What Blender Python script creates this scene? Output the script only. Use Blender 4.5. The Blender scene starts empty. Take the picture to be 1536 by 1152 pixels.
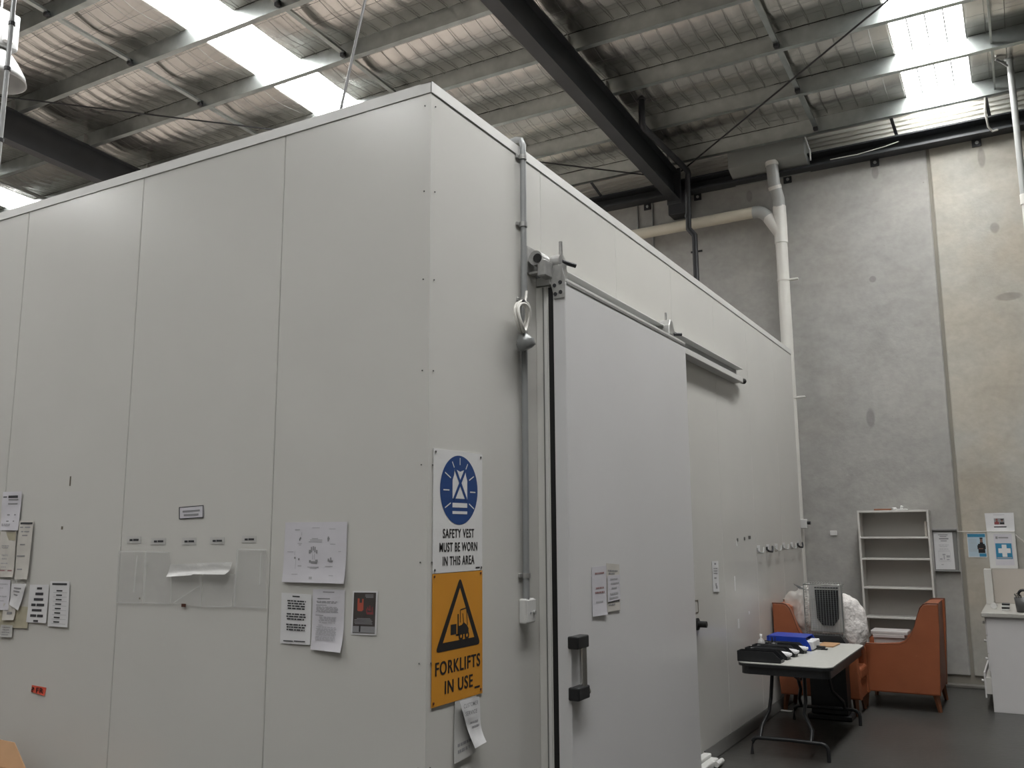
import bpy, bmesh, math, random
from mathutils import Vector, Matrix, noise

rnd = random.Random(7)
scene = bpy.context.scene
COL = scene.collection

# ------------------------------------------------------------------ camera
CAM = Vector((2.469, -3.516, 1.872))
YAW, PIT, ROLL, FPX = 0.51794, 0.16342, -0.0062, 1340.1
fw = Vector((-math.sin(YAW) * math.cos(PIT), math.cos(YAW) * math.cos(PIT), math.sin(PIT)))
rt = Vector((math.cos(YAW), math.sin(YAW), 0))
up = rt.cross(fw)
c_, s_ = math.cos(ROLL), math.sin(ROLL)
rt, up = c_ * rt + s_ * up, -s_ * rt + c_ * up
cd = bpy.data.cameras.new('camera')
cd.sensor_width = 36.0
cd.lens = FPX / 1536 * 36.0
cd.clip_start = 0.05
cam = bpy.data.objects.new('camera', cd)
cam.matrix_world = Matrix(((rt.x, up.x, -fw.x, CAM.x), (rt.y, up.y, -fw.y, CAM.y),
                           (rt.z, up.z, -fw.z, CAM.z), (0, 0, 0, 1)))
COL.objects.link(cam)
scene.camera = cam

# ------------------------------------------------------------------ world, exposure
w = bpy.data.worlds.new('sky')
scene.world = w
w.use_nodes = True
w.node_tree.nodes['Background'].inputs[0].default_value = (0.80, 0.88, 1.0, 1)
w.node_tree.nodes['Background'].inputs[1].default_value = 0.6
SKYLIGHT = 27.0
vs = scene.view_settings
vs.view_transform = 'Standard'
vs.look = 'None'
vs.exposure = 0.0
vs.gamma = 1.0
vs.use_curve_mapping = False

# ------------------------------------------------------------------ materials
MATS = {}


def new_mat(name):
    m = bpy.data.materials.new(name)
    m.use_nodes = True
    nt = m.node_tree
    b = nt.nodes['Principled BSDF']
    return m, nt, b


def mat(name, col, rough=0.5, metal=0.0, var=0.06, scale=3.0, bump=0.0, bscale=40.0, spec=0.5, alpha=1.0, trans=0.0):
    if name in MATS:
        return MATS[name]
    m, nt, b = new_mat(name)
    b.inputs['Roughness'].default_value = rough
    b.inputs['Metallic'].default_value = metal
    b.inputs['Specular IOR Level'].default_value = spec
    b.inputs['Alpha'].default_value = alpha
    b.inputs['Transmission Weight'].default_value = trans
    tc = nt.nodes.new('ShaderNodeTexCoord')
    n = nt.nodes.new('ShaderNodeTexNoise')
    n.inputs['Scale'].default_value = scale
    n.inputs['Detail'].default_value = 5
    nt.links.new(tc.outputs['Object'], n.inputs['Vector'])
    r = nt.nodes.new('ShaderNodeValToRGB')
    r.color_ramp.elements[0].position = 0.3
    r.color_ramp.elements[1].position = 0.7
    r.color_ramp.elements[0].color = tuple(max(0, c * (1 - var)) for c in col) + (1,)
    r.color_ramp.elements[1].color = tuple(min(1, c * (1 + var)) for c in col) + (1,)
    nt.links.new(n.outputs['Fac'], r.inputs['Fac'])
    nt.links.new(r.outputs['Color'], b.inputs['Base Color'])
    if bump:
        n2 = nt.nodes.new('ShaderNodeTexNoise')
        n2.inputs['Scale'].default_value = bscale
        n2.inputs['Detail'].default_value = 4
        nt.links.new(tc.outputs['Object'], n2.inputs['Vector'])
        bp = nt.nodes.new('ShaderNodeBump')
        bp.inputs['Strength'].default_value = bump
        bp.inputs['Distance'].default_value = 0.02
        nt.links.new(n2.outputs['Fac'], bp.inputs['Height'])
        nt.links.new(bp.outputs['Normal'], b.inputs['Normal'])
    MATS[name] = m
    return m


def concrete(name, base, warm, spots=()):
    """Cast concrete: broad blotches, trowel streaks, pin holes and a few patched fixing holes."""
    m, nt, b = new_mat(name)
    N, Lk = nt.nodes, nt.links
    tc = N.new('ShaderNodeTexCoord')

    def nz(scale, detail, vec=None, dist=0.0):
        n = N.new('ShaderNodeTexNoise')
        n.inputs['Scale'].default_value = scale
        n.inputs['Detail'].default_value = detail
        n.inputs['Distortion'].default_value = dist
        Lk.new(vec or tc.outputs['Object'], n.inputs['Vector'])
        return n

    def ramp(src, a, ca, bpos, cb):
        r = N.new('ShaderNodeValToRGB')
        r.color_ramp.elements[0].position = a
        r.color_ramp.elements[1].position = bpos
        r.color_ramp.elements[0].color = ca
        r.color_ramp.elements[1].color = cb
        Lk.new(src, r.inputs['Fac'])
        return r

    def mix(fac, a, bb, mode='MIX'):
        x = N.new('ShaderNodeMix')
        x.data_type = 'RGBA'
        x.blend_type = mode
        if isinstance(fac, float):
            x.inputs[0].default_value = fac
        else:
            Lk.new(fac, x.inputs[0])
        Lk.new(a, x.inputs[6])
        Lk.new(bb, x.inputs[7])
        return x.outputs[2]

    g = lambda k: (k, k, k, 1)
    big = nz(0.55, 4, dist=1.2)
    base_r = ramp(big.outputs['Fac'], 0.35, tuple(c * 0.80 for c in base) + (1,), 0.68, tuple(base) + (1,))
    warm_r = ramp(nz(0.8, 3, dist=0.6).outputs['Fac'], 0.42, tuple(base) + (1,), 0.66, tuple(warm) + (1,))
    col = mix(0.5, base_r.outputs['Color'], warm_r.outputs['Color'])
    mp = N.new('ShaderNodeMapping')
    mp.inputs['Rotation'].default_value = (0, 0.7, 0)
    mp.inputs['Scale'].default_value = (1.5, 1, 2.4)
    Lk.new(tc.outputs['Object'], mp.inputs['Vector'])
    st = nz(1.6, 6, mp.outputs['Vector'], 0.8)
    col = mix(0.40, col, ramp(st.outputs['Fac'], 0.35, g(0.78), 0.62, g(1.06)).outputs['Color'], 'MULTIPLY')
    fine = nz(16, 6)
    col = mix(0.5, col, ramp(fine.outputs['Fac'], 0.3, g(0.84), 0.7, g(1.05)).outputs['Color'], 'MULTIPLY')
    vo = N.new('ShaderNodeTexVoronoi')
    vo.inputs['Scale'].default_value = 2.4
    Lk.new(tc.outputs['Object'], vo.inputs['Vector'])
    col = mix(0.6, col, ramp(vo.outputs['Distance'], 0.015, g(0.55), 0.03, g(1)).outputs['Color'], 'MULTIPLY')
    for (sx, sy, sz, ra, rb) in spots:
        v = N.new('ShaderNodeVectorMath')
        v.operation = 'SUBTRACT'
        Lk.new(tc.outputs['Object'], v.inputs[0])
        v.inputs[1].default_value = (sx, sy, sz)
        v2 = N.new('ShaderNodeVectorMath')
        v2.operation = 'MULTIPLY'
        Lk.new(v.outputs[0], v2.inputs[0])
        v2.inputs[1].default_value = (1 / ra, 0.0, 1 / rb)
        ln = N.new('ShaderNodeVectorMath')
        ln.operation = 'LENGTH'
        Lk.new(v2.outputs[0], ln.inputs[0])
        col = mix(1.0, col, ramp(ln.outputs['Value'], 0.7, g(0.72), 1.0, g(1)).outputs['Color'], 'MULTIPLY')
    Lk.new(col, b.inputs['Base Color'])
    b.inputs['Roughness'].default_value = 0.8
    bp = N.new('ShaderNodeBump')
    bp.inputs['Strength'].default_value = 0.15
    bp.inputs['Distance'].default_value = 0.02
    Lk.new(fine.outputs['Fac'], bp.inputs['Height'])
    Lk.new(bp.outputs['Normal'], b.inputs['Normal'])
    return m


def foil_mat():
    m, nt, b = new_mat('foil')
    N, Lk = nt.nodes, nt.links
    tc = N.new('ShaderNodeTexCoord')
    mp = N.new('ShaderNodeMapping')
    mp.inputs['Scale'].default_value = (3.0, 1.0, 1.0)
    Lk.new(tc.outputs['Object'], mp.inputs['Vector'])
    n = N.new('ShaderNodeTexNoise')
    n.inputs['Scale'].default_value = 2.2
    n.inputs['Detail'].default_value = 5
    n.inputs['Distortion'].default_value = 0.6
    Lk.new(mp.outputs['Vector'], n.inputs['Vector'])
    bp = N.new('ShaderNodeBump')
    bp.inputs['Strength'].default_value = 0.22
    bp.inputs['Distance'].default_value = 0.03
    Lk.new(n.outputs['Fac'], bp.inputs['Height'])
    Lk.new(bp.outputs['Normal'], b.inputs['Normal'])
    r = N.new('ShaderNodeValToRGB')
    r.color_ramp.elements[0].color = (0.50, 0.49, 0.47, 1)
    r.color_ramp.elements[1].color = (0.66, 0.64, 0.60, 1)
    n2 = N.new('ShaderNodeTexNoise')
    n2.inputs['Scale'].default_value = 1.1
    Lk.new(tc.outputs['Object'], n2.inputs['Vector'])
    Lk.new(n2.outputs['Fac'], r.inputs['Fac'])
    Lk.new(r.outputs['Color'], b.inputs['Base Color'])
    b.inputs['Metallic'].default_value = 1.0
    b.inputs['Roughness'].default_value = 0.27
    return m


def emit_mat(name, col, strength):
    m, nt, b = new_mat(name)
    N, Lk = nt.nodes, nt.links
    tc = N.new('ShaderNodeTexCoord')
    n = N.new('ShaderNodeTexNoise')
    n.inputs['Scale'].default_value = 0.7
    Lk.new(tc.outputs['Object'], n.inputs['Vector'])
    r = N.new('ShaderNodeValToRGB')
    r.color_ramp.elements[0].color = tuple(c * 0.95 for c in col) + (1,)
    r.color_ramp.elements[1].color = tuple(col) + (1,)
    Lk.new(n.outputs['Fac'], r.inputs['Fac'])
    Lk.new(r.outputs['Color'], b.inputs['Emission Color'])
    b.inputs['Emission Strength'].default_value = strength
    b.inputs['Base Color'].default_value = (0.8, 0.82, 0.82, 1)
    return m


def clear_film(name, col, alpha, rough):
    m = mat(name, col, rough, 0, 0.03, 6, 0.5, 14, 0.7, alpha)
    return m


PANEL = mat('panel_white', (0.60, 0.595, 0.565), 0.22, 0, 0.02, 1.3, 0.02, 3)
PANEL2 = mat('panel_door', (0.655, 0.655, 0.66), 0.28, 0, 0.02, 1.3, 0.02, 3)
TRIM = mat('panel_trim', (0.62, 0.62, 0.60), 0.38, 0, 0.03, 3)
CORE = mat('joint_sealant', (0.20, 0.20, 0.19), 0.7)
DUSTY = mat('dusty_roof_panel', (0.34, 0.30, 0.27), 0.6, 0, 0.12, 1.5)
COVE = mat('coving_grey', (0.10, 0.10, 0.095), 0.5)
GALV = mat('galvanised_steel', (0.40, 0.43, 0.42), 0.34, 0.9, 0.12, 7, 0.05, 20)
GALVB = mat('zinc_bracket', (0.42, 0.42, 0.41), 0.45, 0.7, 0.12, 25)
STEEL = mat('charcoal_painted_steel', (0.035, 0.038, 0.042), 0.5, 0, 0.15, 3)
STEELB = mat('black_painted_steel', (0.018, 0.019, 0.022), 0.5, 0, 0.15, 3)
FOIL = foil_mat()
WIRE = mat('mesh_wire', (0.16, 0.16, 0.15), 0.5, 0.6)
SHEET = mat('roof_sheet', (0.55, 0.56, 0.55), 0.5, 0.2, 0.05, 2)
CORR = mat('corrugated_cladding', (0.55, 0.54, 0.50), 0.5, 0.1, 0.05, 2)
GLOW = emit_mat('skylight_daylight', (1.0, 0.99, 0.975), SKYLIGHT)
CONC_A = concrete('concrete_grey', (0.395, 0.39, 0.37), (0.365, 0.35, 0.32),
                  [(1.08, 0, 6.62, 0.05, 0.11), (-0.62, 0, 6.62, 0.05, 0.10), (0.95, 0, 5.15, 0.05, 0.05), (0.8, 0, 3.3, 0.06, 0.14)])
CONC_B = concrete('concrete_tan', (0.45, 0.44, 0.395), (0.46, 0.395, 0.30),
                  [(2.42, 0, 5.6, 0.06, 0.08), (2.35, 0, 6.55, 0.05, 0.15), (2.5, 0, 4.7, 0.16, 0.06)])
CONC_C = concrete('concrete_plain', (0.17, 0.165, 0.15), (0.16, 0.14, 0.12))  # tone darkened to keep bounce from the unseen walls low
FLOOR = concrete('floor_concrete', (0.055, 0.055, 0.051), (0.048, 0.046, 0.042))
FLOOR.node_tree.nodes['Principled BSDF'].inputs['Roughness'].default_value = 0.38
SEAL = mat('joint_filler', (0.25, 0.235, 0.20), 0.8)
PVCW = mat('white_pvc', (0.66, 0.65, 0.61), 0.35, 0, 0.03, 4)
PVCC = mat('cream_pvc', (0.62, 0.58, 0.48), 0.4, 0, 0.04, 4)
PVCG = mat('grey_pvc', (0.37, 0.38, 0.37), 0.4, 0, 0.04, 4)
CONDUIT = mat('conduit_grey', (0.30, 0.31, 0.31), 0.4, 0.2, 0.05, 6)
RAINH = mat('rainhead_grey', (0.27, 0.28, 0.265), 0.45, 0, 0.04, 3)
BLACKP = mat('black_plastic', (0.012, 0.013, 0.015), 0.4, 0, 0.2, 10)
RUBBER = mat('black_rubber', (0.006, 0.006, 0.006), 0.75, 0, 0.2, 10)
CHROME = mat('chrome', (0.72, 0.72, 0.70), 0.16, 1.0, 0.03)
WHITEP = mat('white_plastic', (0.66, 0.66, 0.645), 0.35, 0, 0.02)
PAPER = mat('white_paper', (0.66, 0.66, 0.67), 0.7, 0, 0.03, 8)
PAPERL = mat('lilac_white_paper', (0.60, 0.59, 0.63), 0.7, 0, 0.03, 8)
PAPERW = mat('aged_paper', (0.56, 0.54, 0.50), 0.7, 0, 0.06, 12)
PAPERG = mat('laminated_grey_paper', (0.50, 0.50, 0.485), 0.35, 0, 0.04, 9)
TAPEY = mat('yellowed_tape', (0.42, 0.39, 0.29), 0.4, 0, 0.1, 18)
INK = mat('ink_black', (0.035, 0.035, 0.04), 0.7)
INKG = mat('ink_grey', (0.25, 0.25, 0.26), 0.7)
INKF = mat('ink_faint', (0.38, 0.38, 0.40), 0.7)
INKR = mat('ink_dull_red', (0.30, 0.17, 0.17), 0.7)
SIGNW = mat('sign_white', (0.72, 0.72, 0.72), 0.35, 0, 0.02)
SIGNB = mat('sign_blue', (0.014, 0.055, 0.20), 0.35, 0, 0.05)
SIGNO = mat('sign_amber', (0.62, 0.27, 0.025), 0.38, 0, 0.05)
SIGNK = mat('sign_black', (0.012, 0.011, 0.012), 0.45)
POSTK = mat('poster_dark', (0.055, 0.048, 0.045), 0.45, 0, 0.15, 9)
POSTR = mat('poster_red', (0.42, 0.09, 0.06), 0.5)
POSTR2 = mat('poster_dim_red', (0.22, 0.045, 0.05), 0.5)
POSTB = mat('poster_blue', (0.03, 0.22, 0.38), 0.5)
POSTL = mat('poster_pale_blue', (0.42, 0.54, 0.62), 0.5)
SKINP = mat('print_brown', (0.20, 0.11, 0.08), 0.6)
TAPER = mat('red_tape', (0.65, 0.10, 0.06), 0.4)
FILM = clear_film('clear_sleeve', (0.70, 0.70, 0.69), 0.20, 0.18)
FILME = clear_film('clear_sleeve_edge', (0.75, 0.75, 0.74), 0.55, 0.25)
FILMB = clear_film('bag_film', (0.78, 0.76, 0.72), 0.45, 0.15)
FOAM = mat('white_foam_fill', (0.72, 0.69, 0.67), 0.6, 0, 0.16, 22, 0.9, 26)
ORANGE = mat('orange_vinyl', (0.30, 0.092, 0.038), 0.42, 0, 0.07, 5, 0.05, 60)
PIPING = mat('dark_piping', (0.10, 0.03, 0.015), 0.6)
LEGW = mat('brown_wood_leg', (0.22, 0.085, 0.04), 0.5, 0, 0.15, 12)
TTOP = mat('table_top_grey', (0.50, 0.50, 0.47), 0.4, 0, 0.04, 20)
BLUEP = mat('blue_plastic', (0.012, 0.045, 0.36), 0.35, 0, 0.08, 8)
KRAFT = mat('kraft_card', (0.42, 0.25, 0.13), 0.75, 0, 0.06, 7)
KRAFT2 = mat('kraft_card_edge', (0.56, 0.44, 0.33), 0.8, 0, 0.06, 7)
SHELFW = mat('white_laminate', (0.62, 0.61, 0.58), 0.4, 0, 0.02)
SHELFI = mat('grey_white_backing', (0.40, 0.385, 0.36), 0.5, 0, 0.03)
BEIGE = mat('beige_board', (0.50, 0.46, 0.41), 0.5, 0, 0.03)
COUNTER = mat('counter_stone', (0.42, 0.41, 0.38), 0.35, 0, 0.05, 30)
CABW = mat('cabinet_white', (0.68, 0.67, 0.67), 0.35, 0, 0.02)
BOARDG = mat('board_grey', (0.20, 0.20, 0.195), 0.4, 0, 0.05)
LAMPW = mat('lamp_enamel', (0.40, 0.41, 0.41), 0.35, 0, 0.03)
TUBM = mat('frosted_tub', (0.60, 0.58, 0.57), 0.3, 0, 0.05, 9, 0, 40, 0.5, 0.9)
TIN = mat('tin_grey', (0.10, 0.10, 0.10), 0.45, 0.3)
SILVER = mat('reflector_silver', (0.62, 0.61, 0.59), 0.4, 0.5, 0.1, 9)
DIRT = mat('dirt_scuff', (0.14, 0.12, 0.09), 0.8)
DRIED = mat('dried_brown', (0.07, 0.02, 0.01), 0.6)
SCUFFL = mat('pale_scuff', (0.74, 0.74, 0.73), 0.5)


# ------------------------------------------------------------------ mesh building
class MB:
    def __init__(self):
        self.bm = bmesh.new()

    def box(self, x0, x1, y0, y1, z0, z1, bev=0.0, seg=1, rot=None):
        m = Matrix.Translation(((x0 + x1) / 2, (y0 + y1) / 2, (z0 + z1) / 2))
        if rot is not None:
            m = m @ rot
        m = m @ Matrix.Diagonal((abs(x1 - x0), abs(y1 - y0), abs(z1 - z0), 1))
        r = bmesh.ops.create_cube(self.bm, size=1.0, matrix=m)
        if bev > 0:
            es = set()
            for v in r['verts']:
                es.update(v.link_edges)
            bmesh.ops.bevel(self.bm, geom=list(es), offset=bev, segments=seg, affect='EDGES', profile=0.5)
        return self

    def poly(self, pts):
        vs_ = [self.bm.verts.new(p) for p in pts]
        self.bm.faces.new(vs_)
        return self

    def prism(self, pts, vec, bev=0.0, seg=2, ends_only=True):
        """Extrude a planar polygon (3-D points) along vec, closed at both ends."""
        vec = Vector(vec)
        a = [self.bm.verts.new(p) for p in pts]
        b = [self.bm.verts.new(Vector(p) + vec) for p in pts]
        n = len(pts)
        f0 = self.bm.faces.new(a[::-1])
        f1 = self.bm.faces.new(b)
        for i in range(n):
            self.bm.faces.new((a[i], a[(i + 1) % n], b[(i + 1) % n], b[i]))
        if bev > 0:
            es = list(f0.edges) + list(f1.edges)
            bmesh.ops.bevel(self.bm, geom=es, offset=bev, segments=seg, affect='EDGES', profile=0.5)
        return self

    def tube(self, path, r, n=10, closed=False, smooth=True, caps=True):
        path = [Vector(p) for p in path]
        rr = r if isinstance(r, (list, tuple)) else [r] * len(path)
        k = len(path)
        tang = []
        for i in range(k):
            if closed:
                t = path[(i + 1) % k] - path[i - 1]
            elif i == 0:
                t = path[1] - path[0]
            elif i == k - 1:
                t = path[-1] - path[-2]
            else:
                t = (path[i + 1] - path[i]).normalized() + (path[i] - path[i - 1]).normalized()
            tang.append(t.normalized())
        ref = Vector((0, 0, 1)) if abs(tang[0].z) < 0.9 else Vector((1, 0, 0))
        u = tang[0].cross(ref).normalized()
        rings = []
        for i in range(k):
            u = (u - tang[i] * u.dot(tang[i])).normalized()
            v = tang[i].cross(u)
            rings.append([self.bm.verts.new(path[i] + rr[i] * (math.cos(2 * math.pi * j / n) * u + math.sin(2 * math.pi * j / n) * v)) for j in range(n)])
        for i in range(k if closed else k - 1):
            a, b = rings[i], rings[(i + 1) % k]
            for j in range(n):
                f = self.bm.faces.new((a[j], a[(j + 1) % n], b[(j + 1) % n], b[j]))
                f.smooth = smooth
        if caps and not closed:
            self.bm.faces.new(rings[0][::-1])
            self.bm.faces.new(rings[-1])
        return self

    def lathe(self, prof, origin, n=24, smooth=True):
        """prof: (radius, height) about the vertical axis through origin."""
        o = Vector(origin)
        rings = []
        for (r, h) in prof:
            rings.append([self.bm.verts.new(o + Vector((r * math.cos(2 * math.pi * j / n), r * math.sin(2 * math.pi * j / n), h))) for j in range(n)])
        for a, b in zip(rings, rings[1:]):
            for j in range(n):
                f = self.bm.faces.new((a[j], a[(j + 1) % n], b[(j + 1) % n], b[j]))
                f.smooth = smooth
        return self

    def grid(self, fn, nu, nv, smooth=True):
        g = [[self.bm.verts.new(fn(i / nu, j / nv)) for j in range(nv + 1)] for i in range(nu + 1)]
        for i in range(nu):
            for j in range(nv):
                f = self.bm.faces.new((g[i][j], g[i + 1][j], g[i + 1][j + 1], g[i][j + 1]))
                f.smooth = smooth
        return self

    def build(self, name, m, parent=None, recalc=True):
        if recalc:
            bmesh.ops.recalc_face_normals(self.bm, faces=self.bm.faces)
        for e in self.bm.edges:             # crisp rims where a smooth side meets a flat cap
            if any(not f.smooth for f in e.link_faces):
                e.smooth = False
        me = bpy.data.meshes.new(name)
        self.bm.to_mesh(me)
        self.bm.free()
        me.materials.append(m)
        o = bpy.data.objects.new(name, me)
        COL.objects.link(o)
        if parent is not None:
            o.parent = parent
            if parent.type == 'EMPTY':          # mesh parents already sit at the world origin
                o.matrix_parent_inverse = Matrix.Translation(-parent.location)
        return o


def tag(o, label, cat, group=None):
    o['label'] = label
    o['category'] = cat
    if group:
        o['group'] = group
    return o


def struct(o, label=None):
    o['kind'] = 'structure'
    if label:
        o['label'] = label
    return o


def thing(name, label, cat, loc=(0, 0, 0), group=None):
    o = bpy.data.objects.new(name, None)
    o.empty_display_size = 0.1
    o.location = loc
    COL.objects.link(o)
    return tag(o, label, cat, group)


def arc(c, r, a0, a1, n, plane='xz'):
    out = []
    for i in range(n + 1):
        a = math.radians(a0 + (a1 - a0) * i / n)
        p, q = r * math.cos(a), r * math.sin(a)
        out.append({'xz': (c[0] + p, c[1], c[2] + q), 'yz': (c[0], c[1] + p, c[2] + q), 'xy': (c[0] + p, c[1] + q, c[2])}[plane])
    return out


# ------------------------------------------------------------------ the building shell
YW = 8.85                 # face of the concrete back wall
XL, XR, YF = -16.0, 8.6, -6.8  # unseen right and front walls set near to cut light on lower faces
SP = 1.072                # purlin spacing
zr = lambda y: 7.84 - 0.06 * y
zraf = lambda y: 7.63 - 0.06 * y
PUR = [8.30 - SP * k for k in range(16)]
SKY = [(-12.62, -11.86), (-5.53, -4.79), (1.59, 2.32)]

fl = struct(MB().box(XL, XR, YF, YW + 0.2, -0.15, 0.0).build('floor', FLOOR), 'smooth dark grey concrete floor')
struct(MB().box(XL - 0.2, XL, YF, YW + .2, 0, 9.0).build('wall_left', CONC_C))
struct(MB().box(XR, XR + 0.2, YF, YW + .2, 0, 9.0).build('wall_right_unseen', CONC_C))
struct(MB().box(XL, XR, YF - 0.2, YF, 0, 9.0).build('wall_front_unseen', CONC_C))

wb = struct(MB().box(XL, XR, YW + 0.03, YW + 0.2, 0.0, 7.9).build('wall_back', SEAL), 'tilt-up concrete back wall of large panels')
for (a, b, m_) in ((-13.4, -5.85, CONC_A), (-5.83, 1.715, CONC_A), (1.755, XR, CONC_B)):
    MB().box(a, b, YW, YW + 0.15, 0.13, 7.2, 0.012).build('concrete_panel', m_, wb)
MB().box(XL, XR, YW - 0.10, YW + 0.03, 0.0, 0.035, 0.006).build('footing_ledge', CONC_C, wb)
MB().box(0.204, 0.291, YW - 0.012, YW, 1.79, 1.855, 0.004).build('blank_plate', WHITEP, wb)

# roof: sheeting above, foil below it, purlins, bridging, safety mesh
ceil = MB()
edges = [XL] + [v for s in SKY for v in s] + [XR]
for i in range(0, len(edges), 2):
    a, b = edges[i], edges[i + 1]
    ceil.prism([(a, YF, zr(YF) + 0.03), (a, YW + .2, zr(YW + .2) + 0.03), (a, YW + .2, zr(YW + .2) + 0.08), (a, YF, zr(YF) + 0.08)], (b - a, 0, 0))
ceiling = struct(ceil.build('ceiling', SHEET), 'sheet metal roof lined with silver foil')


def foil_z(x, y):
    k = (8.30 - y) / SP
    t = k - math.floor(k)
    sag = 0.062 * math.sin(math.pi * t) ** 2
    q = (x / 0.19) % 1.0
    rib = 0.007 * (0.5 + 0.5 * math.cos(2 * math.pi * q)) ** 4 * (0.25 + math.sin(math.pi * t) ** 2)
    wr = 0.022 * (noise.noise(Vector((x * 0.9, y * 1.1, 3.3)))) + 0.007 * noise.noise(Vector((x * 5.5, y * 2.3, 1.7)))
    wr *= (0.25 + 0.75 * math.sin(math.pi * t))
    dist = min(abs(x - v) for s_k in SKY for v in s_k)
    taut = min(1.0, dist / 0.40)          # trimmed straight along the skylights
    return zr(y) - 0.012 + (rib + wr - sag) * taut


for i in range(0, len(edges), 2):
    a, b = edges[i] + 0.005, edges[i + 1] - 0.005
    nx = int((b - a) / 0.048)
    y0, y1 = 0.8, 8.33
    ny = int((y1 - y0) / 0.09)
    MB().grid(lambda s, t: (a + (b - a) * s, y0 + (y1 - y0) * t, foil_z(a + (b - a) * s, y0 + (y1 - y0) * t)), nx, ny).build('foil_sheet', FOIL, ceiling)
    y0b, y1b = YF, 0.8
    ny = int((y1b - y0b) / 0.13)
    MB().grid(lambda s, t: (a + (b - a) * s, y0b + (y1b - y0b) * t, foil_z(a + (b - a) * s, y0b + (y1b - y0b) * t)), max(8, nx // 3), ny).build('foil_sheet', FOIL, ceiling)

pur_prof = [(0, 0), (0, -.20), (.072, -.20), (.072, -.182), (.069, -.182), (.069, -.197), (.003, -.197), (.003, -.003), (.069, -.003), (.069, -.018), (.072, -.018), (.072, 0)]
for y in PUR:
    z = zr(y) - 0.016
    MB().prism([(XL, y + p, z + q) for p, q in pur_prof], (XR - XL, 0, 0)).build('purlin', GALV, ceiling)
for bxx, wd in ((0.45, .06), (2.57, .022), (-4.07, .06), (-6.48, .06), (-11.3, .06)):
    for k in range(8):
        ya, yb = PUR[k + 1] + 0.004, PUR[k] - 0.003
        za, zb = zr(ya) - 0.165, zr(yb) - 0.165
        MB().prism([(bxx - wd / 2, ya, za), (bxx + wd / 2, ya, za), (bxx + wd / 2, ya, za + .03), (bxx + wd / 2 - .004, ya, za + .03), (bxx + wd / 2 - .004, ya, za + .004),
                    (bxx - wd / 2 + .004, ya, za + .004), (bxx - wd / 2 + .004, ya, za + .03), (bxx - wd / 2, ya, za + .03)], (0, yb - ya, zb - za)).build('bridging_strut', GALV, ceiling)
        if wd > .05:
            MB().box(bxx - .03, bxx + .03, yb - .05, yb, zb - .035, zb + .03, 0.006).build('bridging_bolt', STEELB, ceiling)
mesh = MB()
n_l = int((6.5 - XL) / 0.19)
for i in range(n_l):
    x = XL + 0.095 + 0.19 * i
    pts = []
    y = 0.9
    while y < 8.28:
        k = (8.30 - y) / SP
        t = k - math.floor(k)
        pts.append((x, y, zr(y) - 0.026 - 0.070 * math.sin(math.pi * t) ** 2))
        y += SP / 6
    mesh.tube(pts, 0.0028, 3, caps=False)
for k in range(7):
    for t in (0.25, 0.5, 0.75):
        y = PUR[k] - SP * t
        mesh.tube([(XL, y, zr(y) - 0.028 - 0.070 * math.sin(math.pi * t) ** 2), (6.5, y, zr(y) - 0.028 - 0.070 * math.sin(math.pi * t) ** 2)], 0.0022, 3, caps=False)
mo = mesh.build('safety_mesh', WIRE, ceiling)
mo['kind'] = 'stuff'

# translucent skylight strips
for i, (a, b) in enumerate(SKY):
    pr = []
    n = 4
    wv = (b - a) / n
    for k in range(n):
        x0 = a + wv * k
        pr += [(x0, 0), (x0 + .012, .022), (x0 + .03, .022), (x0 + .042, 0)]
    pr.append((b, 0))
    sk = MB()
    ys = [YF, YW]
    lo = [[sk.bm.verts.new((x, y, zr(y) + h)) for x, h in pr] for y in ys]
    for j in range(len(pr) - 1):
        sk.bm.faces.new((lo[0][j], lo[0][j + 1], lo[1][j + 1], lo[1][j]))
    wo_ = struct(sk.build('window_%d' % (i + 1), GLOW, recalc=False),
           ['translucent roof skylight strip at the far left edge', 'translucent roof skylight strip above the front of the cold room', 'translucent roof skylight strip at right above the concrete wall'][i])
    for k in (1, 2, 3):
        xx = a + wv * k
        MB().prism([(xx - .008, 0.9, zr(0.9) - .012), (xx + .008, 0.9, zr(0.9) - .012), (xx + .008, 0.9, zr(0.9) - .006), (xx - .008, 0.9, zr(0.9) - .006)], (0, YW - .9, -.06 * (YW - .9))).build('skylight_rib', SHEET, wo_)

# cladding strip and dark channel where roof meets back wall
pts = []
zz = 6.98
while zz < 7.36:
    pts += [(zz, 0.0), (zz + .016, .0), (zz + .022, .03), (zz + .044, .03), (zz + .050, 0)]
    zz += 0.062
cl = MB()
va = [cl.bm.verts.new((XL, YW - .03 - d, z)) for z, d in pts]
vb = [cl.bm.verts.new((XR, YW - .03 - d, z)) for z, d in pts]
for j in range(len(pts) - 1):
    cl.bm.faces.new((va[j], vb[j], vb[j + 1], va[j + 1]))
cl.build('ribbed_cladding', CORR, ceiling, recalc=False)
ch = [(0, 6.80), (-.20, 6.80), (-.20, 6.83), (-.015, 6.83), (-.015, 6.98), (-.20, 6.98), (-.20, 7.00), (0, 7.00)]
eb = thing('eaves_channel', 'charcoal steel channel running along the top of the concrete wall', 'beam', (0, YW, 6.8))
MB().prism([(XL, YW - .002 + p, q) for p, q in ch], (XR - XL, 0, 0)).build('channel', STEEL, eb)
for x in (-5.4, -4.3, -3.25, -2.17, -1.38, -0.07, 1.085, 2.31, 3.5):
    cb = MB().box(x - .055, x + .055, YW - .02, YW - .001, 6.70, 6.82, 0.004).build('cleat', STEELB, eb)
    MB().tube([(x + .005, YW - .02, 6.75), (x + .005, YW - .035, 6.75)], 0.022, 8).build('bolt', GALVB, cb)
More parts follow.
